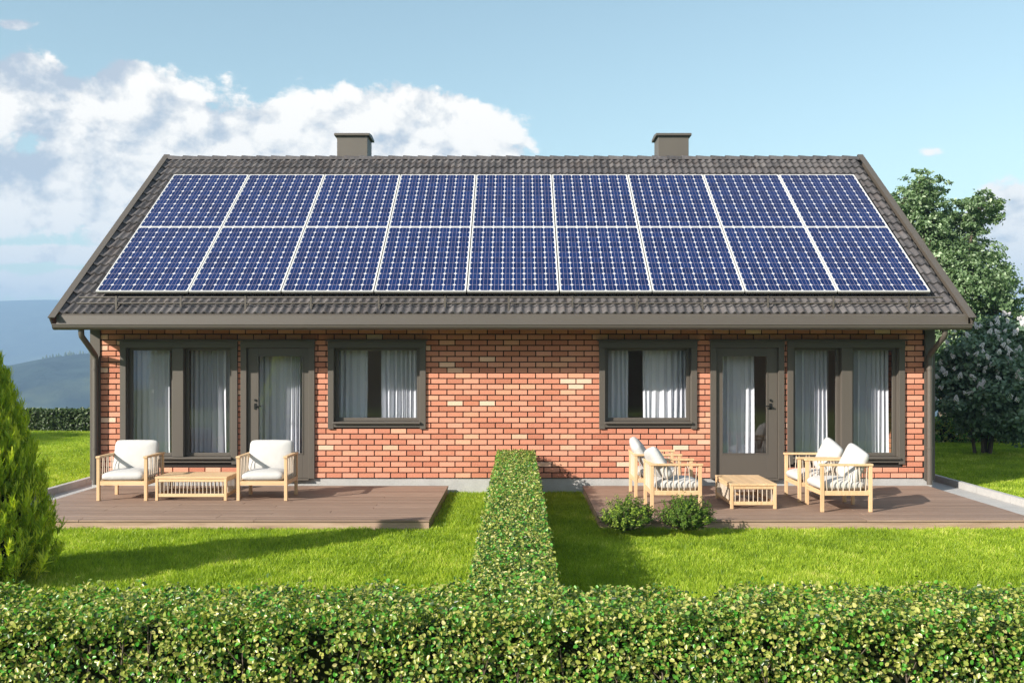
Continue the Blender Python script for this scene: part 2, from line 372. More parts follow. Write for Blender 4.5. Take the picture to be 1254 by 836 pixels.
# conifers standing on the near hill crest
tm = MB(); 
for q in (0, 1, 2):
    tm.add([(math.cos(a)*(1.6-q*.45), math.sin(a)*(1.6-q*.45), 1+q*2.2) for a in [k*math.pi/3 for k in range(6)]]+[(0, 0, 4.4+q*2.0)], [(k, (k+1) % 6, 6) for k in range(6)])
tm.tube([(0, 0, -1.5), (0, 0, 2)], .2, 5)
spruce = tm.mesh('hill_spruce', M['far_leaf'])
crest = []
for i in range(46):
    px = 60+ i*1.75+random.uniform(-4, 4) if i < 34 else random.uniform(60, 125)
    x = (px-VX)/F*1115
    o = inst('spruce_tree', spruce, None, (x, 1095+random.uniform(-10, 10), near_prof(x)-1.5+random.uniform(-.8, .4)), (0, 0, random.random()*6), None)
    k = random.uniform(.3, 1.0); o.scale = (k*1.7, k*1.7, k)
    tag(o, 'tiny hazy spruce among others on the crest of the distant wooded hill', 'tree', 'spruces on the hill crest')

# ------------------------------------------------------------------ house dimensions
XC = -.08; HW = 6.46
WX0, WX1 = XC-HW, XC+HW
ZP = .25; ZT = 2.56
def mir(x): return 2*XC-x
bigL = (-6.078, -4.283, .462, 2.339)
smL = (-2.9025, -1.406, 1.0, 2.339)
drL = (-4.235, -3.105, .243, 2.339)
openings = []
for o_ in (bigL, smL, drL):
    openings.append(o_); openings.append((mir(o_[1]), mir(o_[0]), o_[2], o_[3]))
house = tag(empty('brick_house', (XC, 0, 0)), 'long single storey red brick house with a dark tiled roof and two chimneys', 'house')
def HP(mb, name, mat, parent=None, **k):
    """house part: geometry given in world coordinates, parented to the house (or its part)"""
    p = parent or house
    o = mb.build(name, mat, None, **k)
    o.parent = p
    o.matrix_parent_inverse = Matrix.Translation(-(WORLD[p]))
    return o
WORLD = {house: Vector((XC, 0, 0))}
def reg(o, loc=(0, 0, 0)): WORLD[o] = Vector(loc); return o

# front wall backing with openings
mg = .05
xs_ = sorted(set([WX0+.16, WX1-.16]+[v for o in openings for v in (o[0]+mg, o[1]-mg)])); zs_ = sorted(set([ZP, ZT]+[v for o in openings for v in (max(o[2]+mg, ZP), o[3]-mg)]))
wb = MB()
for i in range(len(xs_)-1):
    j = 0
    while j < len(zs_)-1:
        def solid(jj):
            cx = (xs_[i]+xs_[i+1])/2; cz = (zs_[jj]+zs_[jj+1])/2
            return not any(o[0]+mg < cx < o[1]-mg and o[2]+mg < cz < o[3]-mg for o in openings)
        if solid(j):
            k = j
            while k+1 < len(zs_)-1 and solid(k+1): k += 1
            wb.box(xs_[i], xs_[i+1], .020, .22, zs_[j], zs_[k+1]); j = k+1
        else: j += 1
wall = reg(HP(wb, 'front_wall', M['mortar']))
# bricks
PX, PZ, GJ = .247, .0847, .0160
bricks = []
nrow = int((ZT-ZP)/PZ)+1
for rI in range(nrow):
    z0 = ZP+.004+rI*PZ; z1 = min(z0+PZ-GJ, ZT)
    if z1-z0 < .02: continue
    x = WX0+.155-PX*(.5 if rI % 2 else 0)
    while x < WX1-.155:
        a, b = max(x, WX0+.157), min(x+PX-GJ, WX1-.157)
        segs = [(a, b)]
        for o in openings:
            if z0 < o[3]-.02 and z1 > o[2]+.02:
                ns = []
                for (p, q) in segs:
                    l, h = o[0]+.02, o[1]-.02
                    if q <= l or p >= h: ns.append((p, q)); continue
                    if p < l: ns.append((p, l))
                    if q > h: ns.append((h, q))
                segs = ns
        for (p, q) in segs:
            if q-p > .03: bricks.append((p, q, z0, z1))
        x += PX
full = [b for b in bricks if abs((b[1]-b[0])-(PX-GJ)) < 1e-6 and abs(b[3]-b[2]-(PZ-GJ)) < 1e-6]
full.sort(key=lambda b: math.hypot(b[0]+.12-XC, (b[2]-1.3)*2.2))
single = set(full[:300])
bl, bh = PX-GJ, PZ-GJ
def brick_box(mb, p, q, z0, z1, yf=0.0):
    c = .003
    vs = [(p+c, yf, z0+c), (q-c, yf, z0+c), (q-c, yf, z1-c), (p+c, yf, z1-c), (p, yf+c, z0), (q, yf+c, z0), (q, yf+c, z1), (p, yf+c, z1), (p, yf+.03, z0), (q, yf+.03, z0), (q, yf+.03, z1), (p, yf+.03, z1)]
    mb.add(vs, [(0, 1, 2, 3), (4, 5, 1, 0), (5, 6, 2, 1), (6, 7, 3, 2), (7, 4, 0, 3), (8, 9, 5, 4), (9, 10, 6, 5), (10, 11, 7, 6), (11, 8, 4, 7)])
bmesh_ = MB(); brick_box(bmesh_, -bl/2, bl/2, -bh/2, bh/2); bmesh_ = bmesh_.mesh('brick', M['brick'])
rest = MB()
for b in bricks:
    dy = random.uniform(-.0015, .0015)
    if b in single:
        inst('brick', bmesh_, wall, ((b[0]+b[1])/2, dy, (b[2]+b[3])/2))
    else:
        rest.cur = random.random(); brick_box(rest, *b, yf=dy)
ro = rest.build('brick_courses', M['brick'], wall, attr=True); ro['kind'] = 'stuff'

HY = 7.6   # back of house
HP(MB().box(WX0+.01, WX1-.01, .03, HY, -.3, ZP-.008), 'plinth', M['concrete'])
RIDGE_Y, RIDGE_Z, EAVE_Y, EAVE_Z = 3.87, 5.945, -.66, 2.728
TH = math.atan2(RIDGE_Z-EAVE_Z, RIDGE_Y-EAVE_Y); SL = math.hypot(RIDGE_Z-EAVE_Z, RIDGE_Y-EAVE_Y)
for xa, xb in ((WX0+.01, WX0+.19), (WX1-.19, WX1-.01)):
    HP(MB().prism([(.225, ZP), (HY, ZP), (HY, 2.75), (RIDGE_Y, 5.6), (.225, 2.95)], 'x', xa, xb), 'gable_wall', M['gable_brick'])
HP(MB().box(WX0+.2, WX1-.2, HY-.2, HY-.02, ZP, 2.7), 'rear_wall', M['gable_brick'])
for xa, xb in ((WX0, WX0+.155), (WX1-.155, WX1)):
    HP(MB().box(xa, xb, -.022, .22, ZP-.03, ZT), 'corner_board', M['trim'], bevel=.004)
# interior: rooms
HP(MB().box(WX0+.2, WX1-.2, 3.4, 3.5, ZP, 2.5), 'inner_wall', M['room'])
HP(MB().box(XC-.06, XC+.06, .225, 3.395, ZP, 2.5), 'party_wall', M['room'])
HP(MB().box(WX0+.2, WX1-.2, .225, 3.39, 2.505, 2.55), 'ceiling', M['room'])
HP(MB().box(WX0+.2, WX1-.2, .225, 3.39, ZP-.006, ZP+.006), 'room_floor', M['room'])

# ---- windows and doors
def casing(mb, x0, x1, z0, z1, w=.09, ear=.03, sill=True):
    yf = -.034; yb = .02
    mb.box(x0, x0+w, yf, yb, z0, z1-w-.01); mb.box(x1-w, x1, yf, yb, z0, z1-w-.01)
    mb.box(x0-.003, x1+.003, yf-.004, yb, z1-w-.01, z1)
def window(x0, x1, z0, z1, cuts, left):
    """cuts: list of (glass_opening_x0, x1)"""
    w = .09; zs = z0+.115
    c = MB(); casing(c, x0, x1, z0, z1, w)
    for k in range(len(cuts)-1):
        c.box(cuts[k][1], cuts[k+1][0], -.030, .13, zs+.0, z1-w-.012); c.box(cuts[k][1]+.03, cuts[k+1][0]-.03, .1305, .31, zs, z1-w)  # rear mullion piece added deep to keep sun off the curtain
    c.box(x0+w+.001, x1-w-.001, -.030, .02, z0+.025, zs-.035)
    # deep jambs
    for k, (a, b) in enumerate(cuts):
        c.box(a-.03, a, .021 if k == 0 else .131, .2, zs, z1-w); c.box(b, b+.03, .021 if k == len(cuts)-1 else .131, .2, zs, z1-w)
    c.box(x0+mg+.002, x1-mg-.002, .021, .2, z1-w, z1-mg-.002); c.box(x0+mg+.002, x1-mg-.002, .021, .2, z0+mg+.002, zs-.001)
    win = reg(HP(c, 'window', M['trim'], bevel=.004))
    HP(MB().box(x0-.025, x1+.025, -.075, .0, z1+.003, z1+.026), 'head_flashing', M['trim'], win, bevel=.004)
    HP(MB().box(x0+w*.9, x1-w*.9, -.078, .12, zs-.034, zs-.004), 'sill', M['trim'], win, bevel=.006)
    for (a, b) in cuts:
        s = MB(); f = .052; ya, yb = .075, .125; zb, zt = zs+.002, z1-w-.002
        s.box(a+.002, a+f, ya, yb, zb, zt); s.box(b-f, b-.002, ya, yb, zb, zt); s.box(a+f, b-f, ya, yb, zb, zb+f*.95); s.box(a+f, b-f, ya, yb, zt-f*.9, zt)
        HP(s, 'sash', M['trim'], win, bevel=.004)
        HP(MB().box(a+f-.005, b-f+.005, .10, .106, zb+f*.9, zt-f*.85), 'pane', M['glass'], win)
    return win
zw = smL
for s_ in (0, 1):
    def X(a, b): return (a, b) if s_ == 0 else (mir(b), mir(a))
    x0, x1 = X(*bigL[:2]); cuts = [X(-5.98, -5.275), X(-5.11, -4.38)]
    if s_: cuts = cuts[::-1]
    window(x0, x1, bigL[2], bigL[3], cuts, s_ == 0)['label'] = ['tall two light window at the left end of the wall', 'tall two light window at the right end of the wall'][s_]
    x0, x1 = X(*smL[:2]); window(x0, x1, smL[2], smL[3], [X(-2.81, -1.50)], s_ == 0)
    # door
    x0, x1 = X(*drL[:2]); z0, z1 = drL[2], drL[3]
    c = MB(); casing(c, x0, x1, z0, z1, .09)
    c.box(x0+mg+.002, x0+.085, .021, .2, z0, z1-mg-.002); c.box(x1-.085, x1-mg-.002, .021, .2, z0, z1-mg-.002); c.box(x0+.086, x1-.086, .021, .2, z1-.1, z1-mg-.002)
    fr_ = reg(HP(c, 'door_frame', M['trim'], bevel=.004))
    HP(MB().box(x0-.025, x1+.025, -.075, .0, z1+.003, z1+.026), 'head_flashing', M['trim'], fr_, bevel=.004)
    gx0, gx1 = X(-3.975, -3.295) if s_ == 0 else (3.135, 3.815)
    a, b = x0+.093, x1-.093; zb, zt = z0+.004, z1-.104; gz0, gz1 = .625, 2.115
    lf = MB(); ya, yb = .012, .062
    lf.box(a, gx0, ya, yb, zb, zt); lf.box(gx1, b, ya, yb, zb, zt); lf.box(gx0, gx1, ya, yb, zb, gz0); lf.box(gx0, gx1, ya, yb, gz1, zt)
    door = reg(HP(lf, 'door', M['trim'], bevel=.003))
    HP(MB().box(gx0-.006, gx1+.006, .035, .041, gz0-.006, gz1+.006), 'pane', M['glass'], door)
    bd = MB()
    for (p, q, r_, s2) in ((gx0-.014, gx0+.004, gz0-.014, gz1+.014), (gx1-.004, gx1+.014, gz0-.014, gz1+.014)): bd.box(p, q, .004, .034, r_, s2)
    bd.box(gx0+.005, gx1-.005, .004, .034, gz0-.014, gz0+.004); bd.box(gx0+.005, gx1-.005, .004, .034, gz1-.004, gz1+.014)
    HP(bd, 'glazing_bead', M['trim'], door)
    hx = (gx0-.04) if s_ == 0 else (gx1+.055); sg = 1 if s_ == 0 else -1
    h = MB(); h.tube([(hx, .012, 1.35), (hx, -.05, 1.35)], .011, 8); h.tube([(hx, -.045, 1.35), (hx+sg*.10, -.045, 1.35)], .010, 8); h.box(hx-.02, hx+.02, .0, .012, 1.30, 1.39)
    HP(h, 'door_handle', M['handle'], door)
    HP(MB().tube([(hx, .012, 1.44), (hx, -.012, 1.44)], .018, 10), 'lock', M['handle'], door)
    HP(MB().box(x0+.085, x1-.085, -.05, .1, ZP-.03, z0+.002), 'threshold', M['trim'], door)

# curtains (hang inside the windows: things of their own)
def curtain(x0, x1, z0, z1, label, y=.37, seed=0):
    rnd = random.Random(seed); n = int((x1-x0)/.0075); ph = rnd.random()*6
    pr = []
    acc = ph
    for i in range(n+1):
        acc += (2*math.pi/.088)*((x1-x0)/n)*(1+.35*math.sin(i*.07+ph))
        pr.append((x0+(x1-x0)*i/n, acc, .02+.012*math.sin(i*.045+ph*2)))
    V = []; nz = 14
    for j in range(nz+1):
        q = j/nz
        for (x, a, am) in pr:
            amp = am*(1.5-.45*q)
            V.append((x+.01*math.sin(3*q+a*.3)*(1-q)+.012*math.sin(2*a), y+math.sin(a+.35*math.sin(q*3+ph))*amp*1.5, z0+(z1-z0)*q))
    n1 = n+1; b = MB(); b.add(V, [(j*n1+i, j*n1+i+1, (j+1)*n1+i+1, (j+1)*n1+i) for j in range(nz) for i in range(n)], True)
    tag(b.build('curtain', M['curtain']), label, 'curtain', 'grey curtains behind the windows')
curtain(-6.12, -5.44, .34, 2.40, 'grey curtain behind the left pane of the window at the house left end', seed=1)
curtain(-5.12, -4.49, .34, 2.40, 'grey curtain behind the right pane of the window at the house left end', seed=2)
curtain(-4.12, -3.37, .30, 2.40, 'grey curtain filling the glass of the left door', seed=3, y=.34)
curtain(-2.86, -2.35, .8, 2.40, 'shaded left curtain in the small square window nearest the left door', seed=4)
curtain(-2.14, -1.53, .8, 2.40, 'sunlit white right curtain in the small square window nearest the left door', seed=5)
curtain(1.36, 1.745, .8, 2.40, 'shaded left curtain in the small square window nearest the right door', seed=6)
curtain(1.97, 2.66, .8, 2.40, 'sunlit white right curtain in the small square window nearest the right door', seed=7)
curtain(3.10, 3.69, .30, 2.40, 'grey curtain in the left part of the right door glass', seed=8, y=.34)
curtain(4.20, 4.88, .34, 2.40, 'grey curtain behind the left pane of the window at the house right end', seed=9)
curtain(5.18, 5.80, .34, 2.40, 'grey curtain behind the right pane of the window at the house right end', seed=10)

# ------------------------------------------------------------------ roof
RX0, RX1 = XC-6.725, XC+6.725
roof = reg(HP(MB().prism([(EAVE_Y+.03, EAVE_Z-.17), (EAVE_Y+.03, EAVE_Z-.04), (RIDGE_Y, RIDGE_Z-.06), (HY+.74, EAVE_Z-.04), (HY+.74, EAVE_Z-.17), (RIDGE_Y, RIDGE_Z-.22)], 'x', RX0+.09, RX1-.09), 'roof', M['dark']))
HP(MB().box(RX0+.1, RX1-.1, EAVE_Y+.031, -.0005, 2.565, 2.585), 'soffit', M['trim'])
HP(MB().box(RX0+.06, RX1-.06, EAVE_Y-.005, EAVE_Y+.028, 2.50, 2.70), 'fascia_board', M['trim'], bevel=.004)
# metal eave apron (sloped band above the gutter)
HP(MB().prism([(-.668, 2.722), (-.70, 2.70), (-.715, 2.565), (-.71, 2.565), (-.695, 2.70), (-.665, 2.728)], 'x', RX0+.075, RX1-.075), 'eave_flashing', M['trim'])
# gutter: half round
gt = MB(); n = 10; prof = []; gy, gz, gr = -.765, 2.562, .072
for k in range(n+1):
    a = math.pi+math.pi*k/n; prof.append((gy+gr*math.cos(a), gz+gr*math.sin(a)))
for k in range(n, -1, -1):
    a = math.pi+math.pi*k/n; prof.append((gy+(gr-.006)*math.cos(a), gz+(gr-.006)*math.sin(a)))
vs = [(RX0+.07, *p) for p in prof]+[(RX1-.07, *p) for p in prof]; m_ = len(prof)
gt.add(vs, [(i, (i+1) % m_, m_+(i+1) % m_, m_+i) for i in range(m_)], True)
for xe in (RX0+.072, RX1-.072):
    gt.prism(prof[:n+1], 'x', xe-.004, xe+.004)
gt.tube([(RX0+.07, gy-gr, gz+.004), (RX1-.07, gy-gr, gz+.004)], .011, 6)
HP(gt, 'gutter', M['trim'])
# downspouts
for sx_, xg, xw in ((-1, -6.36, -6.43), (1, 6.225, 6.27)):
    sp_ = MB(); r_ = .042
    sp_.tube([(xg, -.72, 2.53), (xg, -.72, 2.44), (xg+.003*sx_, -.70, 2.40), (xw, -.16, 2.17), (xw, -.09, 2.12), (xw, -.085, 2.06), (xw, -.085, .16)], r_, 12)
    do = reg(HP(sp_, 'downspout', M['trim']))
    for zz in (1.9, .7):
        HP(MB().tube([(xw, -.085, zz), (xw, -.085, zz+.03)], .049, 12).box(xw-.012, xw+.012, -.05, -.0225, zz+.004, zz+.026), 'bracket', M['trim'], do)
# verges (bargeboards) both slopes
def slope(tv, n_):  # t along slope, n normal -> (y,z) on the front slope
    return (EAVE_Y+math.cos(TH)*tv-math.sin(TH)*n_, EAVE_Z+math.sin(TH)*tv+math.cos(TH)*n_)
for xa, xb in ((RX0, RX0+.098), (RX1-.098, RX1)):
    sg = -1 if xa == RX0 else 1
    top = [slope(-.135, .035), slope(SL+.0, .075)]
    P = [slope(-.135, .03), (RIDGE_Y, RIDGE_Z+.05), (2*RIDGE_Y-slope(-.135, .03)[0], slope(-.135, .03)[1]), (2*RIDGE_Y-slope(-.12, -.16)[0], slope(-.12, -.16)[1]), (RIDGE_Y, RIDGE_Z-.2), slope(-.12, -.16), slope(-.135, -.01)]
    xo0, xo1 = (xa, xa+.022) if sg < 0 else (xb-.022, xb)
    HP(MB().prism(P, 'x', xo0, xo1), 'bargeboard', M['trim'])
    P2 = [slope(-.155, .03), slope(-.155, .042), (RIDGE_Y, RIDGE_Z+.066), (2*RIDGE_Y-slope(-.155, .042)[0], slope(-.155, .042)[1]), (2*RIDGE_Y-slope(-.155, .03)[0], slope(-.155, .03)[1]), (RIDGE_Y, RIDGE_Z+.052)]
    HP(MB().prism(P2, 'x', xa-.004, xb+.002), 'verge_trim', M['trim'])
# roof tiles
TW, TL = .2505, .283
def tile_mesh(name):
    prof = []
    K = 12
    for k in range(K+1):
        x = TW*k/K; a = 2*math.pi*2*x/TW
        z = .036*(.5+.5*math.cos(a+math.pi)) ** 1.5
        prof.append((x, z))
    mb = MB(); L = TL+.03; vs = []
    for (x, z) in prof: vs.append((x+.001, 0, z-.012+.0))        # lower lip bottom
    for (x, z) in prof: vs.append((x+.001, 0, z+.012))
    for (x, z) in prof: vs.append((x+.001, L, z-.012))
    n = K+1
    mb.add(vs[:2*n], [(i, i+1, n+i+1, n+i) for i in range(K)])
    mb.add(vs[n:], [(i, i+1, n+i+1, n+i) for i in range(K)], True)
    return mb
tproto = tile_mesh('t'); tmesh = tproto.mesh('roof_tile', M['tile'])
NC = int((RX1-RX0-.16)/TW); X0T = XC-NC*TW/2+.0
NRW = 20
panel_x0, panel_x1, pt0, pt1 = -6.30, 6.16, .42, 4.52
tiles = []
for j in range(NRW):
    for i in range(NC+1):
        xl = X0T+i*TW-.06
        xr = xl+TW
        if xr > RX1-.03: continue
        tv = j*TL
        hidden = tv > pt0+.2 and tv+TL < pt1-.3 and xl > panel_x0+.35 and xr < panel_x1-.35
        tiles.append((hidden, tv-(.09 if j == NRW-1 else 0), xl))
vis = [q for q in tiles if not q[0]]; hid = [q for q in tiles if q[0]]
vis.sort(key=lambda q: (EAVE_Y+q[1])**2+0.02*abs(q[2]))
rotm = Matrix.Rotation(TH, 4, 'X')
tr_ = MB()
for k, (h_, tv, xl) in enumerate(vis+hid):
    y, z = slope(tv, .0); jx = random.uniform(-.002, .002); jn = random.uniform(-.0015, .003)
    tilt = -.035+random.uniform(-.006, .006)
    if k < 300 and k < len(vis):
        inst('roof_tile', tmesh, roof, (xl+jx, y, z+jn), (TH+tilt, 0, random.uniform(-.004, .004)))
    elif k < len(vis) or (not h_):
        mt = Matrix.Translation((xl+jx, y, z+jn)) @ Matrix.Rotation(TH+tilt, 4, 'X'); tr_.cur = random.random()
        tr_.add([mt @ Vector(p) for p in tproto.v], tproto.f, True)
    else:
        mt = Matrix.Translation((xl, y, z)) @ Matrix.Rotation(TH+tilt, 4, 'X'); tr_.cur = random.random()
        tr_.add([mt @ Vector(p) for p in tproto.v], tproto.f, True)
# rear slope tiles, plain corrugated sheet of the same tiles (hidden from the front)
for j in range(0, 19, 1):
    xa, xb = RX0+.1, RX1-.1
    y0_, z0_ = slope(j*TL, .02); y1_, z1_ = slope(j*TL+TL+.02, -.005)
    tr_.cur = .5
    tr_.add([(xa, 2*RIDGE_Y-y0_, z0_), (xb, 2*RIDGE_Y-y0_, z0_), (xb, 2*RIDGE_Y-y1_, z1_), (xa, 2*RIDGE_Y-y1_, z1_)], [(0, 3, 2, 1)])
tro = tr_.build('tile_courses', M['tile'], roof, attr=True); tro['kind'] = 'stuff'
# ridge tiles
rt = MB(); K = 8; vs = []
for (x, rad) in ((0, .118), (.30, .100)):
    for rr_ in (rad, rad-.015):
        for k in range(K+1):
            a = math.pi*k/K; vs.append((x, -rr_*math.cos(a)*1.12, rr_*math.sin(a)*.82))
n = K+1
rt.add(vs, [(i, i+1, 2*n+i+1, 2*n+i) for i in range(K)], True)
rt.add(vs[:2*n], [(i, n+i, n+i+1, i+1) for i in range(K)])
rmesh = rt.mesh('ridge_tile', M['tile'])
x = RX0+.10
while x < RX1-.30:
    inst('ridge_tile', rmesh, roof, (x, RIDGE_Y, RIDGE_Z-.052), (0, R(1.6), 0)); x += .2815
# chimneys
for cx in (-3.235, mir(-3.235)-.03):
    ch = reg(HP(MB().box(cx-.297, cx+.297, 4.15, 4.71, 5.4, 6.44), 'chimney', M['chimney'], bevel=.004))
    cp = MB().prism([(4.10, 6.43), (4.10, 6.475), (4.43, 6.51), (4.76, 6.475), (4.76, 6.43)], 'x', cx-.345, cx+.345)
    HP(cp, 'chimney_cap', M['trim'], ch, bevel=.003)
    HP(MB().box(cx-.31, cx+.31, 4.137, 4.723, 5.5, 5.93), 'chimney_flashing', M['trim'], ch)
# snow guard
sgd = MB().tube([(-6.47, -.55, 2.978), (6.27, -.55, 2.978)], .013, 8)
sg_ = reg(HP(sgd, 'snow_guard', M['trim']))
HP(MB().tube([(-6.50, -.55, 2.890), (6.30, -.55, 2.890)], .013, 8), 'rail', M['trim'], sg_)
for px in (143, 222, 301, 381, 464, 545, 623, 701, 780, 860, 940, 1020, 1112):
    x = (px-VX)/83
    HP(MB().box(x-.013, x+.013, -.572, -.564, 2.78, 2.995).box(x-.014, x+.014, -.63, -.35, 0, .008, Matrix.Translation((0, -.5, 2.842)) @ Matrix.Rotation(TH, 4, 'X') @ Matrix.Translation((0, .5, 0))), 'post', M['trim'], sg_)

# ------------------------------------------------------------------ solar panels
PW, PH, FRM = 1.368, 2.038, .015
ca = .1585; ch_ = .1605; cut = .023
cm = MB(); q_ = [(-ca/2+cut, -ch_/2), (ca/2-cut, -ch_/2), (ca/2, -ch_/2+cut), (ca/2, ch_/2-cut), (ca/2-cut, ch_/2), (-ca/2+cut, ch_/2), (-ca/2, ch_/2-cut), (-ca/2, -ch_/2+cut)]
vs = [(x, y, .0) for x, y in q_]+[(x, y, .0025) for x, y in q_]
cm.add(vs, [tuple(range(8, 16))]+[(i, (i+1) % 8, 8+(i+1) % 8, 8+i) for i in range(8)])
cmesh = cm.mesh('solar_cell', M['cell'])
fm = MB(); w2, h2 = PW/2, PH/2
fm.box(-w2, w2, -h2, -h2+FRM, -.004, .019); fm.box(-w2, w2, h2-FRM, h2, -.004, .019); fm.box(-w2, -w2+FRM, -h2+FRM, h2-FRM, -.004, .019); fm.box(w2-FRM, w2, -h2+FRM, h2-FRM, -.004, .019)
skm = MB().box(-w2+.003, w2-.003, -h2+.003, h2-.003, -.03, -.0045).mesh('frame_skirt', M['chimney'])
fmesh = fm.mesh('frame', M['pframe'])
smesh = MB().box(-w2+FRM, w2-FRM, -h2+FRM, h2-FRM, .0, .014).mesh('backsheet', M['sheet'])
rmesh2 = MB().box(-w2+.01, w2-.01, -h2+.35, -h2+.39, -.095, -.0305).box(-w2+.01, w2-.01, h2-.39, h2-.35, -.095, -.0305).mesh('mounting_rail', M['pframe'])
ordw = ['first', 'second', 'third', 'fourth', 'fifth (middle)', 'fourth', 'third', 'second', 'first']
for row in (0, 1):
    for c_ in range(9):
        x = -.07+(c_-4)*1.3845; tm_ = pt0+PH/2+row*2.046+.003
        y, z = slope(tm_, .115)
        side = 'left' if c_ < 4 else 'right'
        lab = 'blue solar panel in the %s row, %s' % (['lower', 'upper'][row], 'fifth and middle one of nine' if c_ == 4 else '%s from the %s edge of the roof' % (ordw[c_], side))
        p = empty('solar_panel', (x, y, z)); p.rotation_euler = (TH, 0, 0)
        tag(p, lab, 'solar panel', 'solar panels on the roof')
        inst('frame', fmesh, p); inst('frame_skirt', skm, p); inst('backsheet', smesh, p); inst('mounting_rail', rmesh2, p)
        for a in range(8):
            for b in range(12):
                inst('solar_cell', cmesh, p, ((a-3.5)*(PW-2*FRM-.008)/8, (b-5.5)*(PH-2*FRM-.008)/12, .0135))

# ------------------------------------------------------------------ kerb, paving
kb = tag(empty('kerb', (0, 0, 0)), 'low grey concrete kerb beside the house paving', kind='structure')
pv = tag(empty('path', (0, 0, 0)), 'strip of grey concrete paving slabs round the house ends', kind='structure')
ks = MB().box(-.04, .04, -.495, .495, -.15, .15).mesh('kerb_stone', M['concrete']); 
sl = MB().box(-.245, .245, -.495, .495, -.03, .05).mesh('paving_slab', M['concrete'])
for sx_, xk in ((-1, -6.97), (1, 6.95)):
    y = -2.75
    while y < 9:
        o = inst('kerb_stone', ks, kb, (xk, y, random.uniform(-.002, .002)), (0, 0, random.uniform(-.002, .002)))
        for b in (0, 1):
            inst('paving_slab', sl, pv, (xk-sx_*(.29+b*.495), y+.13*b, random.uniform(-.0015, .0015)))
        y += 1.0

# ------------------------------------------------------------------ decks
def deck(x0, x1, label, loc_label):
    D = tag(empty('wooden_deck', ((x0+x1)/2, -1.65, 0)), label, 'deck', 'wooden terrace decks')
    cx, cy = (x0+x1)/2, -1.65
    bw, gap = .137, .009
    n = 22; yf = -3.265
    cache = {}
    for r_ in range(n):
        y = yf+bw/2+r_*(bw+gap)
        xs_ = [x0]; x = x0+random.choice([1.1, 1.9, 2.7, 3.3])
        while x < x1-.7: xs_.append(x); x += random.choice([2.1, 2.6, 3.0])
        xs_.append(x1)
        for a, b in zip(xs_[:-1], xs_[1:]):
            L = b-a-.004
            o = MB().box(-L/2, L/2, -bw/2, bw/2, -.026, 0).build('deck_board', M['deck'], D, ((a+b)/2-cx, y-cy, .14+random.uniform(-.0012, .0008)), bevel=.003)
    e = inst('fascia_board', MB().box(x0+.01, x1-.01, yf+.012, yf+.036, -.05, .108).mesh('fascia_board', M['fascia']), D, (-cx, -cy, 0))
    for xe in (x0+.011, x1-.035):
        inst('side_board', MB().box(xe, xe+.024, yf+.04, -.06, -.05, .108).mesh('side_board', M['fascia']), D, (-cx, -cy, 0))
    j = MB(); x = x0+.3
    while x < x1-.2: j.box(x, x+.05, yf+.05, -.1, -.05, .106); x += .6
    inst('joists', j.mesh('joists', M['fascia']), D, (-cx, -cy, 0))
deck(-6.36, -1.055, 'brown wooden deck under the two facing armchairs on the left', 'left')
deck(.985, 6.25, 'brown wooden deck under the four armchairs on the right', 'right')

# ------------------------------------------------------------------ furniture
def cushion_mesh(name, w, d, h, e=.42, puff=.25, seed=0):
    mb = MB(); U, Vn = 28, 16; vs = []
    def sp(c, e_): return math.copysign(abs(c)**e_, c)
    for j in range(Vn+1):
        ph = -math.pi/2+math.pi*j/Vn
        for i in range(U):
            th = 2*math.pi*i/U
            x = sp(math.cos(ph), .55)*sp(math.cos(th), e*.75); y = sp(math.cos(ph), .55)*sp(math.sin(th), e*.75); z = sp(math.sin(ph), .75)
            k = 1+puff*(1-abs(x)**2.2)*(1-abs(y)**2.2)*.9
            nz = mnoise.noise(Vector((x*1.6+seed, y*1.6, z*1.2)))*.07+mnoise.noise(Vector((x*4+seed, y*4, z*3)))*.03
            vs.append((x*w/2*(1+nz*.12), y*d/2*(1+nz*.15), z*h/2*(k+nz)*.86))
    mb.add(vs, [(j*U+i, j*U+(i+1) % U, (j+1)*U+(i+1) % U, (j+1)*U+i) for j in range(Vn) for i in range(U)], True)
    return mb.mesh(name, M['cushion'])
seat_c = cushion_mesh('seat_cushion', .585, .60, .165, e=.3, seed=1); back_c = cushion_mesh('back_cushion', .615, .46, .18, e=.3, seed=4)
def bar(x0, x1, y0, y1, z0, z1, name, mat, parent):
    cx, cy = (x0+x1)/2, (y0+y1)/2
    return MB().box(x0-cx, x1-cx, y0-cy, y1-cy, z0, z1).build(name, mat, parent, (cx, cy, 0), bevel=.004)
rodm = {}
def rod(p0, p1, parent, r_=.0062):
    a, b = Vector(p0), Vector(p1); L = (b-a).length; k = round(L, 2)
    if k not in rodm: rodm[k] = MB().tube([(0, 0, -k/2), (0, 0, k/2)], r_, 6).mesh('spindle', M['rod'])
    o = inst('spindle', rodm[k], parent, (a+b)/2, (b-a).to_track_quat('Z', 'Y').to_euler()); return o
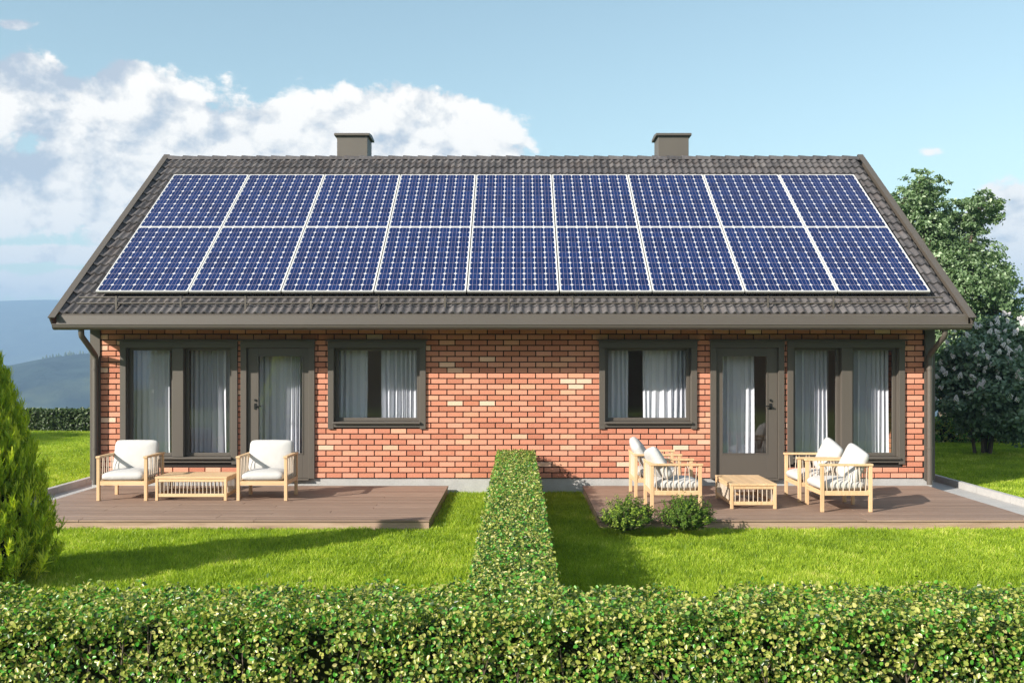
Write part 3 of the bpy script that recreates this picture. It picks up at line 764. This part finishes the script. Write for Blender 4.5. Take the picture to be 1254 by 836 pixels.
def make_chair():
    t_ = empty('armchair'); X, Y, l = .345, .325, .043
    for sx_ in (-1, 1):
        for sy in (-1, 1):
            bar(min(sx_*X, sx_*(X-l)), max(sx_*X, sx_*(X-l)), min(sy*Y, sy*(Y-l)), max(sy*Y, sy*(Y-l)), 0, .578, 'leg', M['teak'], t_)
        xa, xb = sorted((sx_*(X+.006), sx_*(X-.052)))
        bar(xa, xb, -Y-.015, Y+.008, .579, .606, 'armrest', M['teak'], t_)
        xa, xb = sorted((sx_*(X-.006), sx_*(X-.034)))
        bar(xa, xb, -Y+l, Y-l, .208, .266, 'seat_rail', M['teak'], t_)
        xm = sx_*(X-.02)
        for k in range(8):
            y = -Y+l+.035+k*(2*Y-2*l-.07)/7; dy = .016*(1 if k % 2 else -1)
            rod((xm, y-dy*.3, .262), (xm, y+dy, .582), t_)
    bar(-X+l, X-l, -Y+.006, -Y+.034, .208, .266, 'seat_rail', M['teakx'], t_)
    bar(-X+l, X-l, Y-.034, Y-.006, .208, .266, 'seat_rail', M['teakx'], t_)
    bar(-X+.053, X-.053, Y-.044, Y+.006, .579, .606, 'back_rail', M['teakx'], t_)
    bar(-X+l, X-l, -Y+.04, Y-.04, .215, .240, 'seat_base', M['teakx'], t_)
    for k in range(9):
        x = -X+l+.035+k*(2*X-2*l-.07)/8; rod((x, Y-.02, .262), (x+.012*(1 if k % 2 else -1), Y-.02, .582), t_)
    inst('seat_cushion', seat_c, t_, (0, -.035, .325))
    inst('back_cushion', back_c, t_, (0, .185, .560), (R(90-17), 0, 0))
    return t_
chair = make_chair()
spots = [(-5.385, -1.35, 0, 'pale wood armchair with white cushions at the far left end of the left deck', (0, 0, 0)),
         (-3.48, -1.35, 0, 'pale wood armchair with white cushions before the left door', (0, 0, 0)),
         (2.0, -2.30, 90, 'armchair facing right behind the two round shrubs, nearer the lawn', (-R(14), R(9), 0)),
         (1.95, -1.03, 90, 'armchair facing right, the one nearer the brick wall by the round shrubs', (-R(16), R(-8), 0)),
         (4.14, -2.33, -90, 'armchair facing left, nearest the front edge of the right deck', (R(-6), R(9), 0)),
         (4.10, -1.47, -90, 'armchair facing left, before the window, nearer the wall', (-R(5), R(11), 0))]
for i, (x, y, a, lab, jit) in enumerate(spots):
    o = chair if i == 0 else copy_tree(chair)
    o.location = (x, y, .141); o.rotation_euler = (0, 0, R(a))
    tag(o, lab, 'armchair', 'armchairs on the decks')
    for ch2 in o.children:
        if ch2.name.startswith('back_cushion'):
            e = ch2.rotation_euler; ch2.rotation_euler = (e.x+jit[0], jit[1], 0)
            if a: ch2.location.z += .012
def make_table():
    t_ = empty('coffee_table'); X, Y, l = .49, .30, .042
    for sx_ in (-1, 1):
        for sy in (-1, 1):
            xa, xb = sorted((sx_*(X-.004), sx_*(X-l))); ya, yb = sorted((sy*(Y-.004), sy*(Y-l)))
            bar(xa, xb, ya, yb, 0, .298, 'leg', M['teak'], t_)
        ya, yb = sorted((sx_*(Y-.010), sx_*(Y-.034)))
        bar(-X+l, X-l, ya, yb, .255, .297, 'top_rail', M['teakx'], t_); bar(-X+l, X-l, ya, yb, .05, .095, 'bottom_rail', M['teakx'], t_)
        xa, xb = sorted((sx_*(X-.010), sx_*(X-.034)))
        bar(xa, xb, -Y+l, Y-l, .255, .297, 'top_rail', M['teak'], t_); bar(xa, xb, -Y+l, Y-l, .05, .095, 'bottom_rail', M['teak'], t_)
        for k in range(17):
            x = -X+l+.025+k*(2*X-2*l-.05)/16; rod((x, sx_*(Y-.022), .09), (x, sx_*(Y-.022), .26), t_)
        for k in range(9):
            y = -Y+l+.025+k*(2*Y-2*l-.05)/8; rod((sx_*(X-.022), y, .09), (sx_*(X-.022), y, .26), t_)
    for k in range(5):
        y0 = -Y+k*(2*Y)/5; bar(-X, X, y0+.0008, y0+2*Y/5-.0008, .299, .326, 'table_slat', M['teakx'], t_)
    return t_
tb = make_table(); tb.location = (-4.447, -1.37, .141); tag(tb, 'low pale wood table between the two armchairs on the left deck', 'table', 'low tables on the decks')
tb2 = copy_tree(tb); tb2.location = (3.03, -1.93, .141); tb2.rotation_euler = (0, 0, R(90)); tag(tb2, 'low pale wood table between the facing armchairs before the right door', 'table', 'low tables on the decks')

# ------------------------------------------------------------------ vegetation
def nz3(P, f, off=0.0):
    return np.array([mnoise.noise(Vector((p[0]*f+off, p[1]*f, p[2]*f))) for p in P])
def hedge(name, label, x0, x1, y0, y1, h, n, L, mat, faces='tfbлр', group=None, thick=.16, gap=.0, core=True, stems=True, seed=1, ntop=1.0, fuzz=.05):
    H = tag(empty(name, ((x0+x1)/2, (y0+y1)/2, 0)), label, 'hedge', group)
    cx, cy = (x0+x1)/2, (y0+y1)/2
    lx, ly = x1-x0, y1-y0
    A = [('t', lx*ly*ntop), ('f', lx*h), ('b', lx*h*.6), ('l', ly*h), ('r', ly*h)]
    tot = sum(a for _, a in A); PP = []; NN = []
    for f, a in A:
        k = int(n*a/tot); q = RNG.random((k, 2)); dpt = RNG.random(k)**1.6*thick
        if f == 't': P = np.c_[x0+q[:, 0]*lx, y0+q[:, 1]*ly, h-dpt]; N_ = np.tile([0, 0, 1.], (k, 1))
        elif f == 'f': P = np.c_[x0+q[:, 0]*lx, y0+dpt, q[:, 1]*h]; N_ = np.tile([0, -1., 0], (k, 1))
        elif f == 'b': P = np.c_[x0+q[:, 0]*lx, y1-dpt, q[:, 1]*h]; N_ = np.tile([0, 1., 0], (k, 1))
        elif f == 'l': P = np.c_[x0+dpt, y0+q[:, 0]*ly, q[:, 1]*h]; N_ = np.tile([-1., 0, 0], (k, 1))
        else: P = np.c_[x1-dpt, y0+q[:, 0]*ly, q[:, 1]*h]; N_ = np.tile([1., 0, 0], (k, 1))
        PP.append(P); NN.append(N_)
    P = np.concatenate(PP); N_ = np.concatenate(NN)
    big = nz3(P, 3.2, seed); sm = nz3(P, 11.0, seed+9)
    dens = sm*.8+big*.8+.5*RNG.random(len(P))
    if gap > 0:
        keep = dens > np.quantile(dens, gap); P, N_, big, sm = P[keep], N_[keep], big[keep], sm[keep]
    P = P+N_*(big*fuzz+sm*fuzz*.7)[:, None]+RNG.normal(size=P.shape)*.008
    # rounded shoulders
    sprout = RNG.random(len(P)) < .02; P[sprout] += N_[sprout]*.035*RNG.random((sprout.sum(), 1))+np.array([0, 0, .02])
    P[:, 2] = np.maximum(P[:, 2], .01)
    nn = N_*.75+RNG.normal(size=P.shape)*.62+np.array([-.12, -.1, .35])
    LL = L*(.65+.7*RNG.random(len(P)))
    rnd = np.clip(.5+.9*(RNG.random(len(P))-.5)+.35*sm, 0, .999)
    me = leaf_mesh('foliage', P-np.array([cx, cy, 0]), nn, LL, LL*.78, mat, rnd=rnd, fold=.16)
    fo = inst('foliage', me, H); fo['kind'] = 'stuff'
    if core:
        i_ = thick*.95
        inst('shade_core', MB().box(x0+i_-cx, x1-i_-cx, y0+i_-cy, y1-i_-cy, .02, h-i_).mesh('shade_core', M['core']), H)  # solid dark box added inside the leaves to block light
    if stems:
        s_ = MB(); x = x0+.12
        rl = random.Random(seed)
        while x < x1-.1:
            yb = y0+thick*.45 if lx > ly else (y0+y1)/2
            a = rl.uniform(-.06, .06); hh = rl.uniform(.7, .95)*h
            pts = [(x-cx, yb-cy, 0), (x+a*.5-cx, yb-.03-cy, hh*.5), (x+a-cx, yb-.01-cy, hh)]
            s_.tube(pts, [.008, .006, .003], 5, False)
            for q in range(3):
                zz = hh*(.4+.18*q); s_.tube([(x+a*.6-cx, yb-.02-cy, zz), (x+a*.6+rl.uniform(-.13, .13)-cx, yb-.06-cy, zz+.13)], [.004, .002], 4, False)
            x += rl.uniform(.16, .34)
        st = s_.build('stems', M['bark'], H)
    return H
hedge('front_hedge', 'leafy green and yellow hedge running across the bottom of the picture', -5.2, 5.2, -9.78, -9.13, .70, 150000, .0255, M['hedge_leaf'], gap=.22, seed=3, thick=.17, fuzz=.05)
hedge('dividing_hedge', 'clipped hedge running from the front hedge to the brick wall between the decks', -.30, .245, -9.08, -.14, .69, 95000, .024, M['hedge_leaf'], gap=.12, seed=7, thick=.14, stems=False, fuzz=.022, ntop=1.6)
hedge('far_hedge', 'low dark clipped hedge at the back of the left lawn', -17, -6.2, 12.9, 13.6, .62, 36000, .07, M['far_leaf'], gap=.1, seed=11, stems=False, fuzz=.03)
hedge('far_hedge', 'low leafy hedge behind the white flowering bush on the right lawn', 8.0, 18, 8.9, 9.6, .62, 30000, .06, M['hedge_leaf'], gap=.1, seed=13, stems=False, fuzz=.05)

# leafy crowns
def crown(name, lobes, n, L, mat, parent, seed=0, flat=.75, aspect=.6, dn=55, sp=.12, ext=.68):
    rg = np.random.default_rng(seed); PP = []; NN = []; RD = []
    vol = sum(l[3]**2 for l in lobes)
    for (x, y, z, r_) in lobes:
        k = int(n*r_**2/vol); nc = max(20, int(k/dn))
        c = unit(rg.normal(size=(nc, 3))); rad = r_*(.35+ext*rg.random((nc, 1))**.6); cc = np.array([x, y, z])+c*rad*np.array([1, 1, flat])
        idx = rg.integers(0, nc, k)
        off = rg.normal(size=(k, 3))*r_*sp*np.array([1.3, 1.3, .65])
        PP.append(cc[idx]+off); NN.append(c[idx]*.5+off/np.maximum(np.linalg.norm(off, axis=1, keepdims=True), 1e-6)*.35+rg.normal(size=(k, 3))*.45+np.array([0, 0, .45]))
        cr = rg.random(nc); RD.append(np.clip(.4*cr[idx]+.6*rg.random(k), 0, .999))
    P = np.concatenate(PP); N_ = np.concatenate(NN); RD = np.concatenate(RD)
    LL = L*(.6+.8*rg.random(len(P)))
    me = leaf_mesh(name, P, N_, LL, LL*aspect, mat, rnd=RD)
    o = inst(name, me, parent); o['kind'] = 'stuff'; return o
def limb_tree(name, loc, lobes, n, L, mat, label, cat='tree', group=None, trunk_r=.18, seed=0, fork=.35, dn=55, sp=.12, ext=.68):
    T = tag(empty(name, loc), label, cat, group)
    crown('crown', lobes, n, L, mat, T, seed, dn=dn, sp=sp, ext=ext)
    b = MB(); top = max(l[2] for l in lobes); rl = random.Random(seed)
    sx_ = sum(l[0] for l in lobes)/len(lobes)*.4
    hs = top*fork
    b.tube([(0, 0, -.2), (sx_*.2, 0, hs*.5), (sx_*.5, 0, hs), (sx_, 0, top*.75)], [trunk_r*1.25, trunk_r, trunk_r*.8, trunk_r*.3], 10, False)
    tr = b.build('trunk', M['bark'], T)
    for (x, y, z, r_) in lobes:
        lb = MB(); lb.tube([(sx_*.4, 0, min(hs*.9, z*.6)), ((x+sx_*.4)*.5, y*.5, (z+hs)*.5-.1*r_), (x, y, z+r_*.2)], [trunk_r*.5, trunk_r*.3, trunk_r*.08], 7, False)
        lb.build('limb', M['bark'], T)
        tw = MB()
        for q in range(7):
            e = Vector((rl.gauss(0, 1), rl.gauss(0, 1), rl.gauss(.3, .7))).normalized()*r_*.85
            tw.tube([(x, y, z), (x+e.x*.5, y+e.y*.5, z+e.z*.4), (x+e.x, y+e.y, z+e.z*.8)], [trunk_r*.1, trunk_r*.06, trunk_r*.02], 4, False)
        tw.build('twigs', M['bark'], T)
    return T
# the big tree behind the right end: outline lobes read off the photograph, placed at 47 m scale 37.5 px/m
s_ = 37.5; bx, by = 14.0, F/s_+CY
big = [(1120,243,26,0),(1143,232,24,.6),(1098,262,30,.2),(1125,285,40,.4),(1165,285,28,.9),(1190,258,24,-.4),(1150,320,46,.6),(1178,345,44,-.5),(1215,345,26,.3),(1155,375,50,.9),(1205,378,38,-.3),(1225,400,30,.5),(1170,415,52,.2),(1215,425,40,-.6),(1150,445,40,.5),(1200,455,46,.2),(1100,330,40,1.0),(1120,370,40,1.0),(1190,310,30,1.2),(1110,400,40,1.4),(1168,300,34,.3),(1142,262,30,.1),(1180,275,24,.1),(1205,250,18,.1),(1200,262,20,.2),(1195,325,34,.1),(1235,375,18,.2),(1232,440,30,.3),(1130,225,20,.2)]
limb_tree('broadleaf_tree', (bx, by, 0), [((px-VX)/s_-bx, dy, CZ+(VY-py)/s_, r_/s_) for (px, py, r_, dy) in big], 90000, .105, M['tree_leaf'], 'tall leafy green tree rising behind the right end of the roof', trunk_r=.22, seed=5, fork=.3, dn=34, sp=.075, ext=.95)
# yellow green tree just outside the right edge
limb_tree('bright_tree', (17.6, 13.0, 0), [(-.05, 0, 3.6, .75), (.5, .2, 4.3, .8), (.6, -.2, 2.9, .9), (1.1, .2, 3.6, .9)], 9000, .13, M['bright_leaf'], 'bright yellow green tree whose leaves just enter at the right edge', trunk_r=.1, seed=8)
# off-frame tree that shades the back of the left lawn; trees in the garden behind the camera (seen in the glass)
gl_ = [(0, 0, 4.3, 1.9), (1.2, .5, 3.6, 1.6), (-1.3, .2, 3.5, 1.6), (.3, -1.1, 3.3, 1.5), (.2, .4, 5.4, 1.3)]
limb_tree('garden_tree', (-21.5, 3.4, 0), gl_, 16000, .2, M['tree_leaf'], 'leafy tree left of the lawn, outside the picture', trunk_r=.2, seed=21)
g0 = limb_tree('garden_tree', (-9, -30, 0), [(a, b, c*1.0, d*1.15) for a, b, c, d in gl_], 14000, .24, M['olive_leaf'], 'leafy tree in the garden across from the house', group='trees across from the house', trunk_r=.2, seed=22)
for (x, y, k) in ((-4, -33, 1.0), (1.5, -31, .9), (6.5, -34, 1.1), (12, -31, .95), (18, -34, 1.1), (24, -32, 1.0)):
    o = copy_tree(g0); o.location = (x, y, 0); o.rotation_euler = (0, 0, x*1.7); o.scale = (k, k, k)
hedge('garden_hedge', 'tall hedge across the garden from the house', -16, 24, -28.5, -27.6, 3.2, 42000, .16, M['far_leaf'], seed=15, stems=False)

# lilac bush on the right lawn
LX, LY = 10.05, 6.2
lil = tag(empty('lilac_bush', (LX, LY, 0)), 'round dark green bush with white blossoms and bare lower stems on the right lawn', 'bush')
s_ = F/(LY-CY)
ll = [(1190,445,44,-.3),(1225,430,44,0),(1175,480,38,-.4),(1215,480,52,-.5),(1255,470,44,.1),(1188,496,38,-.2),(1240,500,40,-.2),(1165,455,28,.2),(1270,440,40,.4),(1250,415,30,.5),(1210,490,40,.4),(1275,500,36,.3)]
lobes_l = [((px-VX)/s_-LX, dy, CZ+(VY-py)/s_, r_/s_) for (px, py, r_, dy) in ll]
crown('foliage', lobes_l, 46000, .085, M['lilac_leaf'], lil, 31, flat=.95, aspect=.7)
sb = MB(); rl = random.Random(5)
for k in range(7):
    a = rl.uniform(-.16, .16); b_ = rl.uniform(-.1, .1); lo = lobes_l[k]
    sm_ = MB().tube([(a, b_, -.05), (a*1.5, b_, .5), (a*2+lo[0]*.3, b_+lo[1]*.3, 1.1), (lo[0], lo[1], lo[2])], [.04, .034, .028, .01], 7, False)
    sm_.build('stem', M['bark'], lil)
bm = MB()
for q in range(26):
    h = q/26; rr_ = .042*(1-h*h)+.01; a = q*2.4
    c = Vector((math.cos(a)*rr_, math.sin(a)*rr_, h*.15)); r2 = .022*(1-.35*h)
    bm.add([c+Vector(v)*r2 for v in ((1,0,0),(-1,0,0),(0,1,0),(0,-1,0),(0,0,1),(0,0,-1))], [(0,2,4),(2,1,4),(1,3,4),(3,0,4),(2,0,5),(1,2,5),(3,1,5),(0,3,5)])
bmesh2 = bm.mesh('flower_cluster', M['blossom'])
cnt = 0
while cnt < 230:
    lo = rl.choice(lobes_l); dv_ = Vector((rl.gauss(0, 1), rl.gauss(-.8, .8), rl.gauss(.45, .6))).normalized()
    p = Vector(lo[:3])+dv_*lo[3]*1.04
    if p.z < .9: continue
    if any((p-Vector(l[:3])).length < l[3]*.86 for l in lobes_l): continue
    k = rl.uniform(.45, .85)
    inst('flower_cluster', bmesh2, lil, p, (rl.uniform(-.7, .7), rl.uniform(-.7, .7), rl.random()*6), (k, k, k)); cnt += 1

# round shrubs before the right deck
def shrub(x, y, r_, h, label, seed):
    T = tag(empty('round_shrub', (x, y, 0)), label, 'shrub', 'round shrubs before the right deck')
    rg = np.random.default_rng(seed); PP = []; NN = []; TT = []; st = MB()
    for k in range(230):
        dv_ = unit(rg.normal(size=(1, 3)))[0]; dv_[2] = abs(dv_[2])*1.0-.25
        end = np.array([dv_[0]*r_, dv_[1]*r_, h*.47+dv_[2]*h*.53])*(.70+.42*rg.random()); end[2] = max(end[2], .04)
        start = np.array([dv_[0]*.05, dv_[1]*.05, h*.2]); m_ = 34
        q = rg.random(m_)**.7; up = np.array([0, 0, .06])*q[:, None]
        ax_ = unit((end-start)[None])[0]
        pts = start+(end-start)*(.45+.55*q)[:, None]+up+rg.normal(size=(m_, 3))*.011
        PP.append(pts); rad = rg.normal(size=(m_, 3)); NN.append(rad*.5+ax_*.9+np.array([-.3, -.3, .4])); TT.append(ax_+rad*.55+np.array([0, 0, .25]))
        st.tube([tuple(start), tuple(end)], [.004, .002], 4, False)
    P = np.concatenate(PP); LL = .026*(.7+.6*rg.random(len(P)))
    rd = np.clip(np.repeat(rg.random(230), 34)*.5+.5*rg.random(len(P)), 0, .999)
    inst('foliage', leaf_mesh('foliage', P, np.concatenate(NN), LL, LL*.5, M['box_leaf'], np.concatenate(TT), rnd=rd), T)['kind'] = 'stuff'
    st.build('stems', M['bark'], T)
shrub(1.25, -3.70, .31, .50, 'left one of the two small round shrubs before the right deck', 41)
shrub(1.93, -3.70, .315, .51, 'right one of the two small round shrubs before the right deck', 42)

# conifer at the left edge
def conifer(x, y, h, r_, seed):
    T = tag(empty('conifer', (x, y, 0)), 'dense yellow green conifer at the left edge of the lawn', 'conifer')
    rg = np.random.default_rng(seed); PP = []; NN = []; TT = []; RD = []; LL = []
    nt_ = 5600
    for k in range(nt_):
        q = rg.random()**.75 if k > 150 else rg.random()*.3+.7
        z = h*q*.97; rad = r_*(1-q)**.72*(.9 if q > .1 else .75+1.5*q)*(1+.16*math.sin(k*1.7)); a = rg.random()*2*math.pi
        inn = .72+.30*rg.random()
        c = np.array([math.cos(a)*rad*inn, math.sin(a)*rad*inn, z])
        nv = mnoise.noise(Vector((c[0]*6, c[1]*6, c[2]*5+3)))
        c[:2] *= 1+.16*nv
        ax_ = np.array([math.cos(a)*.6, math.sin(a)*.6, 1.0+q*.8]); ax_ /= np.linalg.norm(ax_)
        m_ = 24; L_ = (.10+.07*rg.random())*(1-.2*q)
        side = unit(rg.normal(size=(m_, 3)))
        sfan = side*(.15+.35*rg.random((m_, 1)))
        tt = unit(ax_+sfan); pos = c+ax_*(rg.random((m_, 1))*L_*.9)+side*.010
        PP.append(pos); TT.append(tt); NN.append(side+rg.normal(size=(m_, 3))*.3+np.array([math.cos(a), math.sin(a), .35])*1.2); LL.append(L_*(.4+.4*rg.random(m_)))
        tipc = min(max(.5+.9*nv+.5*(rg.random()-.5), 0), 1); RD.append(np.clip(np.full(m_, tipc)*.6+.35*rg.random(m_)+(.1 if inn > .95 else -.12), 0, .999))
    P = np.concatenate(PP); L_ = np.concatenate(LL)
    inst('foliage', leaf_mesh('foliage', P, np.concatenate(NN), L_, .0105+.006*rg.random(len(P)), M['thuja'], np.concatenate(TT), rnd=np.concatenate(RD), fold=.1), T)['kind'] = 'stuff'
    MB().tube([(0, 0, -.05), (0, 0, h*.85)], [.06, .015], 8, False).build('trunk', M['bark'], T)
    core = MB(); K = 14; vs = []
    for j in range(9):
        q = j/8; 
        for i in range(K):
            a = 2*math.pi*i/K; rad = r_*.66*max(1-q, .02)**.72*(.8 if j == 0 else 1); vs.append((math.cos(a)*rad, math.sin(a)*rad, .06+h*q*.88))
    core.add(vs, [(j*K+i, j*K+(i+1) % K, (j+1)*K+(i+1) % K, (j+1)*K+i) for j in range(8) for i in range(K)], True)
    core.build('shade_core', M['core'], T)  # dark solid core added behind the sprays, stands in for inner shade
conifer(-4.98, -6.1, 2.42, .82, 51)

# ------------------------------------------------------------------ grass
def clump(nb, size, seed, hgt, wd):
    rg = np.random.default_rng(seed); P = np.c_[(rg.random((nb, 2))-.5)*size, np.zeros(nb)]
    a = rg.random(nb)*2*math.pi; side = np.c_[np.cos(a), np.sin(a), np.zeros(nb)]; ln = rg.normal(size=(nb, 2))*.35
    H = hgt*(.55+.6*rg.random(nb)); w = wd*(.7+.6*rg.random(nb)); lean = np.c_[ln, np.zeros(nb)]*H[:, None]
    z = np.array([0, 0, 1.])
    v0 = P-side*w[:, None]/2; v1 = P+side*w[:, None]/2; md = P+lean*.3+z*H[:, None]*.55
    v2 = md+side*w[:, None]*.4; v3 = md-side*w[:, None]*.4; tp = P+lean+z*H[:, None]; 
    V = np.stack([v0, v1, v2, v3, tp+side*w[:, None]*.06, tp-side*w[:, None]*.06], axis=1).reshape(-1, 3); b = np.arange(nb)[:, None]*6
    Fq = np.concatenate([b+np.array([[0, 1, 2, 3]]), b+np.array([[3, 2, 4, 5]])], axis=1).reshape(-1, 4)
    return npmesh('grass_clump', V, Fq, M['grass_blade'], np.repeat(rg.random(nb), 6))
def lawn(name, label, rects, cell, nb, hgt, wd, seed, avoid=()):
    rg = np.random.default_rng(seed); pts = []
    for (x0, x1, y0, y1) in rects:
        nx_, ny_ = max(1, math.ceil((x1-x0)/cell-.1)), max(1, math.ceil((y1-y0)/cell-.1))
        for i in range(nx_):
            for j in range(ny_):
                x = x0+(i+.5)*(x1-x0)/nx_; y = y0+(j+.5)*(y1-y0)/ny_
                pts.append((x+rg.uniform(-.2, .2)*cell*0, y, 0))
    me = bpy.data.meshes.new(name); me.from_pydata(pts, [], [])
    o = inst(name, me); tag(o, label, 'grass', kind='stuff')
    col = bpy.data.collections.new(name+'_clumps')
    for k in range(4): col.objects.link(bpy.data.objects.new('grass_clump', clump(nb, cell*1.06, seed*10+k, hgt, wd)))
    ng = bpy.data.node_groups.new(name, 'GeometryNodeTree'); ng.interface.new_socket('Geometry', in_out='INPUT', socket_type='NodeSocketGeometry'); ng.interface.new_socket('Geometry', in_out='OUTPUT', socket_type='NodeSocketGeometry')
    N_ = ng.nodes; L = ng.links
    gi = N_.new('NodeGroupInput'); go = N_.new('NodeGroupOutput'); ip = N_.new('GeometryNodeInstanceOnPoints'); ci = N_.new('GeometryNodeCollectionInfo')
    ci.inputs['Collection'].default_value = col; ci.inputs['Separate Children'].default_value = True; ci.inputs['Reset Children'].default_value = True
    rv = N_.new('FunctionNodeRandomValue'); rv.data_type = 'INT'; rv.inputs['Min'].default_value = 0; rv.inputs['Max'].default_value = 3
    rx = N_.new('FunctionNodeRandomValue'); rx.data_type = 'INT'; rx.inputs['Min'].default_value = 0; rx.inputs['Max'].default_value = 3; rx.inputs['Seed'].default_value = 5
    mu = N_.new('ShaderNodeMath'); mu.operation = 'MULTIPLY'; mu.inputs[1].default_value = math.pi/2
    cx_ = N_.new('ShaderNodeCombineXYZ'); rs = N_.new('FunctionNodeRandomValue'); rs.data_type = 'FLOAT'; rs.inputs[2].default_value = .8; rs.inputs[3].default_value = 1.2; rs.inputs['Seed'].default_value = 9
    cs = N_.new('ShaderNodeCombineXYZ'); cs.inputs[0].default_value = 1; cs.inputs[1].default_value = 1
    L.new(gi.outputs[0], ip.inputs['Points']); L.new(ci.outputs[0], ip.inputs['Instance']); ip.inputs['Pick Instance'].default_value = True
    L.new(rv.outputs[2], ip.inputs['Instance Index']); L.new(rx.outputs[2], mu.inputs[0]); L.new(mu.outputs[0], cx_.inputs[2]); L.new(cx_.outputs[0], ip.inputs['Rotation'])
    L.new(rs.outputs[1], cs.inputs[2]); L.new(cs.outputs[0], ip.inputs['Scale']); L.new(ip.outputs[0], go.inputs[0])
    md = o.modifiers.new('Grass', 'NODES'); md.node_group = ng
    return o
# the front lawn in its pieces, leaving out decks, hedges and paving
lawn('lawn_grass', 'short bright green grass of the lawn before the decks', [(-9.5, -.31, -9.1, -3.27), (.25, 9.5, -9.1, -3.27), (-1.04, -.28, -3.27, 0.0), (.22, .97, -3.27, 0.0)], .25, 440, .062, .0078, 3)
lawn('side_grass', 'green grass beside and behind the house', [(-18, -7.03, -3.27, 14.5), (7.02, 19, -3.27, 14.5), (-7.02, 7.02, 8.6, 14.5)], .5, 900, .06, .012, 4)

# ------------------------------------------------------------------ haze
m, t = newmat('haze_air'); pv_ = t.n('ShaderNodeVolumePrincipled'); pv_.inputs['Color'].default_value = (.40, .62, .92, 1); pv_.inputs['Density'].default_value = .0005
pv_.inputs['Anisotropy'].default_value = 0
oo = t.n('ShaderNodeOutputMaterial'); t.l(pv_.outputs[0], oo.inputs['Volume'])
hz = MB().box(-6500, 6500, -6500, 7000, -72, 250).build('haze', m); tag(hz, 'pale blue haze in the air over the valley', kind='stuff')
